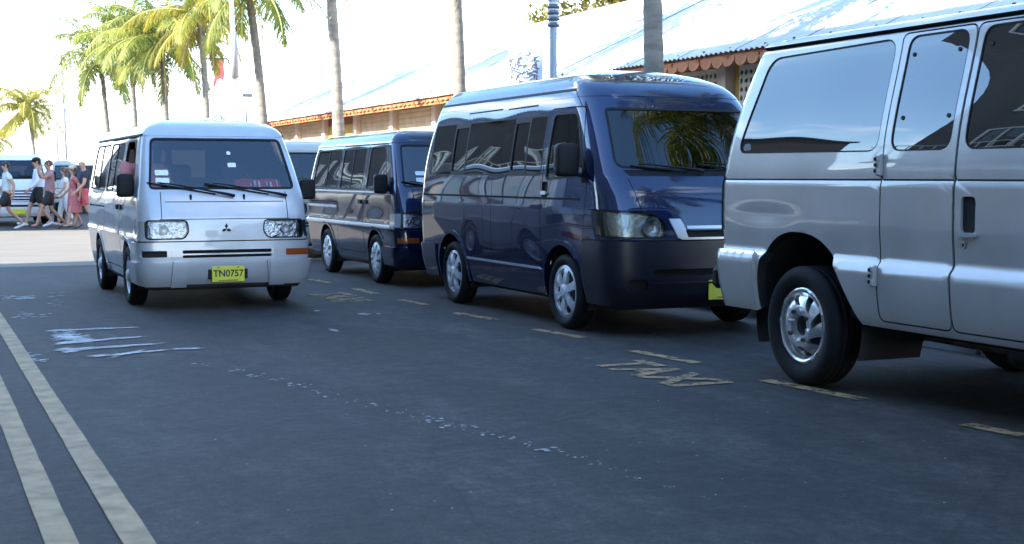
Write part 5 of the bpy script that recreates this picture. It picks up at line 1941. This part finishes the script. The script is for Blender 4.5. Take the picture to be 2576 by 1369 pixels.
def skin_mesh(name, V, E, rad, root=0, sub=2):
    me = bpy.data.meshes.new(name)
    me.from_pydata([tuple(v) for v in V], E, [])
    o = bpy.data.objects.new(name, me)
    COL.objects.link(o)
    o.modifiers.new('skin', 'SKIN').use_smooth_shade = True
    for i, sv in enumerate(me.skin_vertices[0].data):
        r = rad[i]
        sv.radius = r if hasattr(r, '__len__') else (r, r)
        sv.use_root = (i == root)
    s = o.modifiers.new('sub', 'SUBSURF'); s.levels = sub; s.render_levels = sub
    dg = bpy.context.evaluated_depsgraph_get()
    m2 = bpy.data.meshes.new_from_object(o.evaluated_get(dg))
    bpy.data.objects.remove(o)
    m2.name = name
    return m2


def person(label, loc, face, height, pose, shirt, shorts, shoe, hair=None, cap=None, skin=SKIN, dress=False, long_sleeve=False, trousers=False, fem=False, bulk=1.0):
    """pose: dict of joints in metres for a 1.75 m figure that faces +Y; missing joints mirror the standing ones"""
    J = dict(pelvis=(0, 0, .95), waist=(0, .01, 1.08), chest=(0, .02, 1.28), neckb=(0, .01, 1.44), neck=(0, .02, 1.51), jaw=(0, .045, 1.565), head=(0, .035, 1.635), top=(0, .02, 1.695), nose=(0, .135, 1.615))
    for sg, s in ((-1, 'l'), (1, 'r')):
        J.update({'sh' + s: (sg * .175, 0, 1.40), 'el' + s: (sg * .235, -.03, 1.13), 'wr' + s: (sg * .23, .09, .90), 'ha' + s: (sg * .23, .12, .83),
                  'hip' + s: (sg * .09, 0, .90), 'kn' + s: (sg * .10, .02, .50), 'an' + s: (sg * .10, 0, .09), 'toe' + s: (sg * .12, .16, .035)})
    J.update(pose)
    J = {k: Vector(v) for k, v in J.items()}
    names = list(J)
    V = [J[k] for k in names]; ix = {k: i for i, k in enumerate(names)}
    rr = dict(pelvis=.125, waist=.115, chest=.125, neckb=.075, neck=.052, jaw=.070, head=.092, top=.07, nose=.016)
    for s in 'lr':
        rr.update({'sh' + s: .062, 'el' + s: .043, 'wr' + s: .031, 'ha' + s: .034, 'hip' + s: .085, 'kn' + s: .056, 'an' + s: .040, 'toe' + s: .036})
    if fem: rr.update(waist=.095, chest=.11, shl=.052, shr=.052)
    E = [('pelvis', 'waist'), ('waist', 'chest'), ('chest', 'neckb'), ('neckb', 'neck'), ('neck', 'jaw'), ('jaw', 'head'), ('head', 'top'), ('head', 'nose')]
    for s in 'lr':
        E += [('chest', 'sh' + s), ('sh' + s, 'el' + s), ('el' + s, 'wr' + s), ('wr' + s, 'ha' + s), ('pelvis', 'hip' + s), ('hip' + s, 'kn' + s), ('kn' + s, 'an' + s), ('an' + s, 'toe' + s)]
    Ed = [(ix[a], ix[b]) for a, b in E]
    rad = [rr[k] * (bulk if k in ('pelvis', 'waist', 'chest') else 1) for k in names]
    # fingers: each its own short chain rooted in the palm
    for s, sg in (('l', -1), ('r', 1)):
        h = J['ha' + s]; wv = (h - J['wr' + s]).normalized()
        side = wv.cross(Vector((sg, 0, .2))).normalized()
        curl = Vector((-sg, 0, 0)) * .5
        for f in range(5):
            if f < 4:
                b0 = h + wv * .028 + side * (.024 - .016 * f)
                ln = (.062, .07, .066, .052)[f]
                p1 = b0 + wv * ln * .5; p2 = p1 + (wv + curl * .6).normalized() * ln * .5
            else:
                b0 = h + side * .03 - wv * .01
                p1 = b0 + (side + wv * .6).normalized() * .03; p2 = p1 + (wv + side * .3).normalized() * .028
            k = len(V)
            V += [b0, p1, p2]; rad += [.0095, .0088, .0075]
            Ed += [(ix['ha' + s], k), (k, k + 1), (k + 1, k + 2)]
    root = empty('person', loc, face)
    root.scale = (height / 1.75,) * 3
    me = skin_mesh('body', V, Ed, rad)
    me.materials.append(skin)
    body = link('body', me, root)

    def garment(name, ks, es, radii, mt, extra=None):
        VV = [J[k] if isinstance(k, str) else Vector(k) for k in ks]
        m = skin_mesh(name, VV, es, radii)
        m.materials.append(mt)
        return link(name, m, root)
    mid = lambda a, b_, t: tuple(J[a].lerp(J[b_], t))
    f = .9 if fem else 1.0
    sleeve = .95 if long_sleeve else .55
    hem = mid('pelvis', 'waist', -.75)
    ks = [hem, 'waist', 'chest', mid('neckb', 'chest', .12)]; es = [(0, 1), (1, 2), (2, 3)]
    ra = [(.155 * bulk * f, .135 * bulk * f), (.145 * bulk * f, .128 * bulk * f), (.158 * bulk * f, .135 * f), .088]
    for s in 'lr':
        k = len(ks)
        ks += [tuple(J['sh' + s]), mid('sh' + s, 'el' + s, sleeve)]
        es += [(2, k), (k, k + 1)]
        ra += [.082 * f, .070 * f if not long_sleeve else .056]
        if long_sleeve:
            ks.append(mid('el' + s, 'wr' + s, .9)); es.append((k + 1, k + 2)); ra.append(.046)
    garment('shirt', ks, es, ra, shirt)
    if dress:
        b = MB()
        prof = [(.13, 1.10), (.165, .95), (.185, .75), (.205, .45)]
        b.lathe([(r_, z) for r_, z in prof], 16)
        b.build('skirt', shorts, root)
    else:
        ks = ['waist', 'pelvis']; es = [(0, 1)]; ra = [.125 * bulk * f, .148 * bulk * f]
        for s in 'lr':
            k = len(ks)
            ks += ['hip' + s, mid('hip' + s, 'kn' + s, .85)]; es += [(1, k), (k, k + 1)]; ra += [.112, .098]
            if trousers:
                ks += ['kn' + s, mid('kn' + s, 'an' + s, .92)]; es += [(k + 1, k + 2), (k + 2, k + 3)]; ra += [.085, .072]
        garment('trousers' if trousers else 'shorts', ks, es, ra, shorts)
    for s in 'lr':
        a, t = J['an' + s], J['toe' + s]
        d = (t - a); d.z = 0; d.normalize() if d.length > .01 else None
        m = MB()
        c = (a + t) / 2
        tilt = math.atan2((a.z - .09) - (t.z - .035), .16)
        M = Matrix.Rotation(-tilt, 3, 'X')
        m.box((c.x, c.y + .02, min(a.z, t.z) - .005 if tilt < .3 else c.z - .05), (.10, .28, .06 if shoe[1] else .025), M=M, ch=.02)
        m.build('shoe' if shoe[1] else 'sandal', shoe[0], root)
    H = J['head']
    if hair:
        m = MB()
        if hair[1] == 'short':
            m.ball((H.x, H.y - .018, H.z + .032), (.097, .105, .088), 14, 9)
        else:
            m.ball((H.x, H.y - .025, H.z + .02), (.105, .108, .10), 14, 9)
            m.ball((H.x, H.y - .06, H.z - .11), (.09, .06, .14), 12, 8)
        m.build('hair', hair[0], root)
    if cap:
        m = MB().ball((H.x, H.y - .008, H.z + .05), (.106, .115, .082), 14, 8)
        m.box((H.x, H.y + .13, H.z + .045), (.15, .13, .014), ch=.006)
        m.build('cap', cap, root)
    m = MB()
    for sg in (-1, 1):
        m.ball((H.x + sg * .034, H.y + .083, H.z + .008), .011, 8, 6)
    m.build('eyes', INK, root)
    MB().ball((H.x, H.y + .082, H.z - .052), (.024, .008, .006), 8, 5).build('mouth', mat('lips', (.30, .10, .08), .5), root)
    m = MB()
    for sg in (-1, 1):
        m.ball((H.x + sg * .093, H.y - .005, H.z), (.014, .022, .033), 8, 6)
    m.build('ears', skin, root)
    tag(root, label, 'person', 'pedestrians crossing the street')
    return root


def stride(a=1, s=1.0, arms=True):
    """walking joints: a=1 right leg forward"""
    F_, B_ = ('r', 'l') if a > 0 else ('l', 'r')
    sx = {'r': 1, 'l': -1}
    d = {}
    d['kn' + F_] = (sx[F_] * .10, .24 * s, .52); d['an' + F_] = (sx[F_] * .10, .36 * s, .10); d['toe' + F_] = (sx[F_] * .11, .36 * s + .15, .07)
    d['kn' + B_] = (sx[B_] * .10, -.03, .50); d['an' + B_] = (sx[B_] * .10, -.36 * s, .16); d['toe' + B_] = (sx[B_] * .11, -.36 * s + .13, .035)
    if arms:
        d['el' + F_] = (sx[F_] * .24, -.14, 1.15); d['wr' + F_] = (sx[F_] * .22, -.12, .91); d['ha' + F_] = (sx[F_] * .21, -.10, .84)
        d['el' + B_] = (sx[B_] * .24, .06, 1.13); d['wr' + B_] = (sx[B_] * .22, .24, .95); d['ha' + B_] = (sx[B_] * .21, .30, .90)
    return d


M_TEAL = mat('teal_print', (.42, .52, .55), .85, col2=(.60, .66, .66), vscale=22)
M_WSH = mat('white_shirt', (.62, .63, .72), .85, var=.05)
M_MAUV = mat('mauve_tee', (.30, .17, .19), .85, var=.08)
M_NAVT = mat('navy_tee', (.022, .024, .045), .85)
M_PINK = mat('pink_print', (.42, .17, .17), .85, col2=(.30, .06, .07), vscale=25)
M_RED = mat('red_shorts', (.42, .035, .05), .8, col2=(.55, .14, .14), vscale=18)
M_BLK = mat('black_shorts', (.014, .013, .015), .85)
M_WHT = mat('white_cotton', (.62, .61, .58), .85)
HAIRB = mat('dark_hair', (.02, .014, .01), .6)
HAIRF = mat('brown_hair', (.09, .05, .03), .6)
SHW = (mat('white_shoe', (.6, .6, .6), .6), True)
SND = (mat('dark_sandal', (.03, .022, .02), .7), False)


def at_feet(x, y=575):
    X, Y = ground(x, y)
    return (X, Y, 0.0)


LEFT = math.pi / 2 + R(4)       # local +Y turned to face -X
person('walker at the left edge in a pale teal print tee and white shoes', at_feet(20), LEFT, 1.74, stride(-1, 1.05), M_TEAL, M_BLK, SHW, (HAIRB, 'short'))
person('man in black cap and loose white shirt behind the man in mauve', at_feet(98, 569), LEFT, 1.86, stride(1, .8), M_WSH, M_BLK, SHW, (HAIRB, 'short'), BLACK, long_sleeve=True, bulk=1.12)
p3 = stride(-1, 1.0)
p3.update({'elr': (.24, .20, 1.30), 'wrr': (.15, .26, 1.50), 'har': (.10, .22, 1.57), 'ell': (-.24, .20, 1.28), 'wrl': (-.14, .28, 1.47), 'hal': (-.09, .24, 1.54)})
person('bearded man in mauve tee and black shorts, hands raised to his face', at_feet(128), LEFT, 1.78, p3, M_MAUV, M_BLK, SND, (HAIRF, 'short'), skin=SKIN2, bulk=1.08)
person('person in white trousers and white top half hidden behind the man in mauve', at_feet(166, 568), LEFT, 1.62, stride(1, .5), M_WHT, M_WHT, SHW, (HAIRF, 'long'), trousers=True, fem=True)
person('woman in pink patterned dress beside the bald man', at_feet(188), LEFT, 1.64, stride(-1, .55), M_PINK, M_PINK, SND, (HAIRF, 'long'), mat('straw_visor', (.5, .42, .3), .8), dress=True, fem=True)
person('bald man in navy tee and red patterned shorts', at_feet(215), LEFT, 1.80, stride(1, .75), M_NAVT, M_RED, SND, None, bulk=1.05)
# rolling suitcase
X, Y = ground(150, 567)
e = empty('suitcase', (X, Y, 0), LEFT)
MB().box((0, 0, .36), (.40, .24, .58), ch=.04).build('shell', BLACK, e)
MB().tube([(-.12, -.08, .62), (-.12, -.12, .98), (.12, -.12, .98), (.12, -.08, .62)], .012, 6).build('handle', CHROME, e)
for sx in (-.15, .15):
    MB().lathe([(.035, -.02), (.035, .02)], 12, 'X', (sx, -.08, .036)).build('wheel', RUBBER, e)
tag(e, 'black suitcase pulled along behind the man in mauve tee', 'suitcase')

# driver of the silver van, sitting at its right-hand wheel
sit = dict(pelvis=(0, 0, .95), waist=(0, -.03, 1.08), chest=(0, -.05, 1.28), neckb=(0, -.05, 1.44), neck=(0, -.03, 1.51), jaw=(0, 0, 1.565), head=(0, -.01, 1.635), top=(0, -.02, 1.695), nose=(0, .09, 1.615))
for sg, s in ((-1, 'l'), (1, 'r')):
    sit.update({'sh' + s: (sg * .18, -.06, 1.40), 'el' + s: (sg * .26, .12, 1.20), 'wr' + s: (sg * .17, .34, 1.26), 'ha' + s: (sg * .15, .40, 1.30),
                'hip' + s: (sg * .09, .03, .92), 'kn' + s: (sg * .14, .45, .93), 'an' + s: (sg * .14, .52, .56), 'toe' + s: (sg * .14, .66, .50)})
dr = person('driver in a coral top at the open window of the silver minivan', (2.97 - .66, 14.17 + .95, .10), math.pi, 1.68, sit, mat('coral_top', (.60, .20, .17), .8), M_BLK, SHW, (HAIRB, 'short'), mat('pink_cap', (.62, .27, .24), .8), skin=SKIN2)
del dr['group']


# ------------------------------------------------------------------ poles, lamp, sign and other street furniture
POLE = mat('pole_grey', (.30, .29, .28), .7, var=.15, vscale=3)
POLEW = mat('pole_white', (.60, .60, .60), .6, var=.1)
LBLUE = mat('pole_blue_grey', (.33, .36, .39), .5, .2, var=.08)
X = 8.3
Y = along(607, X)
e = empty('utility_pole', (X, Y, .1))
MB().tube([(0, 0, 0), (-.12, 0, 4.0), (-.28, 0, 8.6)], [.075, .065, .055], 10).build('shaft', POLEW, e)
MB().tube([(-.12, -.02, 3.9), (-.17, -.02, 5.1)], [.115, .11], 10).build('cable_guard', POLE, e)
MB().box((-.26, 0, 7.9), (1.6, .08, .10)).build('crossarm', POLE, e)
MB().box((.22, 0, 3.45), (.28, .03, .10), ch=.01).build('street_sign', mat('sign_grey', (.18, .18, .18), .6), e)
MB().tube([(.20, 0, 0), (.18, 0, 2.95), (.15, 0, 3.1)], [.035, .03, .02], 8).build('conduit', POLE, e)
for k in (-.6, 0, .6):
    MB().lathe([(.02, 0), (.05, .02), (.03, .05), (.05, .08), (.02, .12)], 8, 'Z', (-.26 + k, 0, 7.95)).build('insulator', POLEW, e)
tag(e, 'white utility pole with grey cable guard right of the yellowing palm', 'utility pole')

Y = along(1391, X)
e = empty('lamp_post', (X, Y, .1))
MB().lathe([(.11, 0), (.11, .25), (.075, .3), (.058, .5), (.05, 3.2), (.05, 3.35)], 16).build('shaft', LBLUE, e)
for k in range(4):
    MB().lathe([(.05, 0), (.085, .008), (.085, .042), (.05, .05)], 16, 'Z', (0, 0, 3.33 + k * .085)).build('band', mat('band_dark', (.10, .12, .15), .5), e)
    MB().lathe([(.05, .05), (.07, .055), (.07, .08), (.05, .085)], 16, 'Z', (0, 0, 3.33 + k * .085)).build('light_band', POLEW, e)
MB().lathe([(.05, 3.66), (.12, 3.75), (.14, 3.95), (.10, 4.1), (.02, 4.16)], 16).build('lantern', mat('lantern_glass', (.6, .62, .62), .3), e)
for a in (-.10, .09):
    MB().tube([(a * .5, 0, 3.66), (a, 0, 3.75), (a * 1.5, 0, 4.0)], .008, 5).build('bracket', POLE, e)
tag(e, 'pale blue lamp post with dark banded collar behind the high-roof van', 'lamp post')

for i, (px, top, dx, lab) in enumerate(((174, 10.0, -.3, 'thin grey utility pole left of the tall green palms, carrying the wires'), (152, 7.5, -.2, 'shorter thin pole beside the bushy yellow palm'))):
    X = 8.6
    Y = along(px, X)
    e = empty('thin_pole', (X, Y, .1))
    MB().tube([(0, 0, 0), (dx, 0, top)], [.09, .06], 8).build('shaft', POLE, e)
    MB().box((dx * .9, 0, top - .5), (1.2, .07, .08)).build('crossarm', POLE, e)
    if i == 0:
        MB().tube([(dx * .7, 0, top * .72), (dx * .7 + .35, 0, top * .72 + .1)], .03, 6).build('lamp_arm', POLE, e)
    tag(e, lab, 'pole')
    if i == 0: wp = Vector((X + dx, Y, top))
for k, (dz, fy) in enumerate(((.0, 40), (-1.6, 46))):
    b = MB()
    p0 = wp + Vector((-.3, 0, dz)); p1 = Vector((-12, wp.y - 2, wp.z + dz + .8))
    b.tube([p0.lerp(p1, t) + Vector((0, 0, -.8 * 4 * t * (1 - t) * .35)) for t in np.linspace(0, 1, 12)], .035, 5)
    o = b.build('overhead_wire', BLACK)
    tag(o, ('upper' if k == 0 else 'lower') + ' overhead wire running to the left edge above the yellow palm', 'wire')

# hanging red banner on a bracket, on a white post
X = 11.6
Y = along(553, X)
e = empty('hanging_banner', (X, Y, .1))
MB().tube([(-.5, 0, 0), (-.5, 0, 6.05)], .05, 8).build('post', POLEW, e)
MB().tube([(-.5, 0, 6.0), (.38, 0, 6.0), (.46, 0, 5.93), (.42, 0, 5.84)], .03, 6).build('bracket', BLACK, e)
q = [(-.25, 5.98), (.28, 5.98), (.24, 5.75), (.30, 5.4), (.22, 5.12), (.12, 5.2), (.0, 5.15), (-.12, 4.85), (-.2, 4.8), (-.14, 5.3), (-.2, 5.6)]
MB().prism(q, -.01, .01, 'XZ').build('cloth', mat('faded_red', (.45, .09, .09), .8, var=.2), e)
MB().box((-.15, 0, 4.55), (1.3, .02, .05)).build('lower_bar', POLE, e)
tag(e, 'faded red banner hanging from a bracket between palms and utility pole', 'banner')

# pale green parasol
X = 8.6
Y = along(553, X)
e = empty('parasol', (X, Y, .1))
PGR = mat('pale_green_canvas', (.16, .27, .21), .8, var=.08)
m = MB()
n = 8
vs = [(0, 0, 3.15)] + [(1.0 * math.cos(2 * math.pi * k / n), 1.0 * math.sin(2 * math.pi * k / n), 2.55) for k in range(n)] + [(1.0 * math.cos(2 * math.pi * k / n), 1.0 * math.sin(2 * math.pi * k / n), 2.40) for k in range(n)]
m.add(vs, [(0, 1 + k, 1 + (k + 1) % n) for k in range(n)] + [(1 + k, 1 + n + k, 1 + n + (k + 1) % n, 1 + (k + 1) % n) for k in range(n)])
m.build('canopy', PGR, e)
MB().tube([(0, 0, 0), (0, 0, 3.2)], .025, 8).build('pole', POLEW, e)
for k in range(n):
    a = 2 * math.pi * k / n
    MB().tube([(0, 0, 3.16), (1.0 * math.cos(a), 1.0 * math.sin(a), 2.56)], .012, 4).build('rib', POLEW, e)
MB().lathe([(.3, 0), (.3, .06), (.04, .1)], 16).build('base', POLE, e)
tag(e, 'pale green parasol showing just above the silver minivan roof', 'parasol')

# tall panel with a printed plant picture, standing on the pavement
X = 10.4
Y = along(1322, X)
e = empty('picture_panel', (X, Y, .1), -YAW)
MB().box((0, 0, 3.2), (.62, .06, 1.25), ch=.01).build('panel', mat('panel_print_sky', (.36, .47, .60), .5, col2=(.62, .68, .74), vscale=1.6), e)
m = MB()
r = random.Random(4)
for k in range(150):
    x = r.uniform(-.29, .22); top = 3.56 - .18 * abs(x + .05) * 3 + r.uniform(-.2, .08)
    z = r.uniform(2.7, max(2.75, top))
    a = r.uniform(0, 3.1); l = r.uniform(.03, .09)
    q = [(x - l * math.cos(a), z - l * math.sin(a)), (x - .012 * math.sin(a), z + .012 * math.cos(a)), (min(.3, x + l * math.cos(a)), z + l * math.sin(a)), (x + .012 * math.sin(a), z - .012 * math.cos(a))]
    m.add([(p[0], -.033 - k * 1e-5, p[1]) for p in q], [(0, 1, 2, 3)])
tag(m.build('plant_print', mat('print_leaf', (.05, .055, .09), .6, col2=(.12, .12, .17), vscale=6), e), kind='stuff')
for sx in (-.25, .25):
    MB().tube([(sx, .02, 0), (sx, .02, 2.6)], .03, 8).build('leg', POLE, e)
tag(e, 'pale blue panel printed with dark plants left of the lamp post', 'sign')
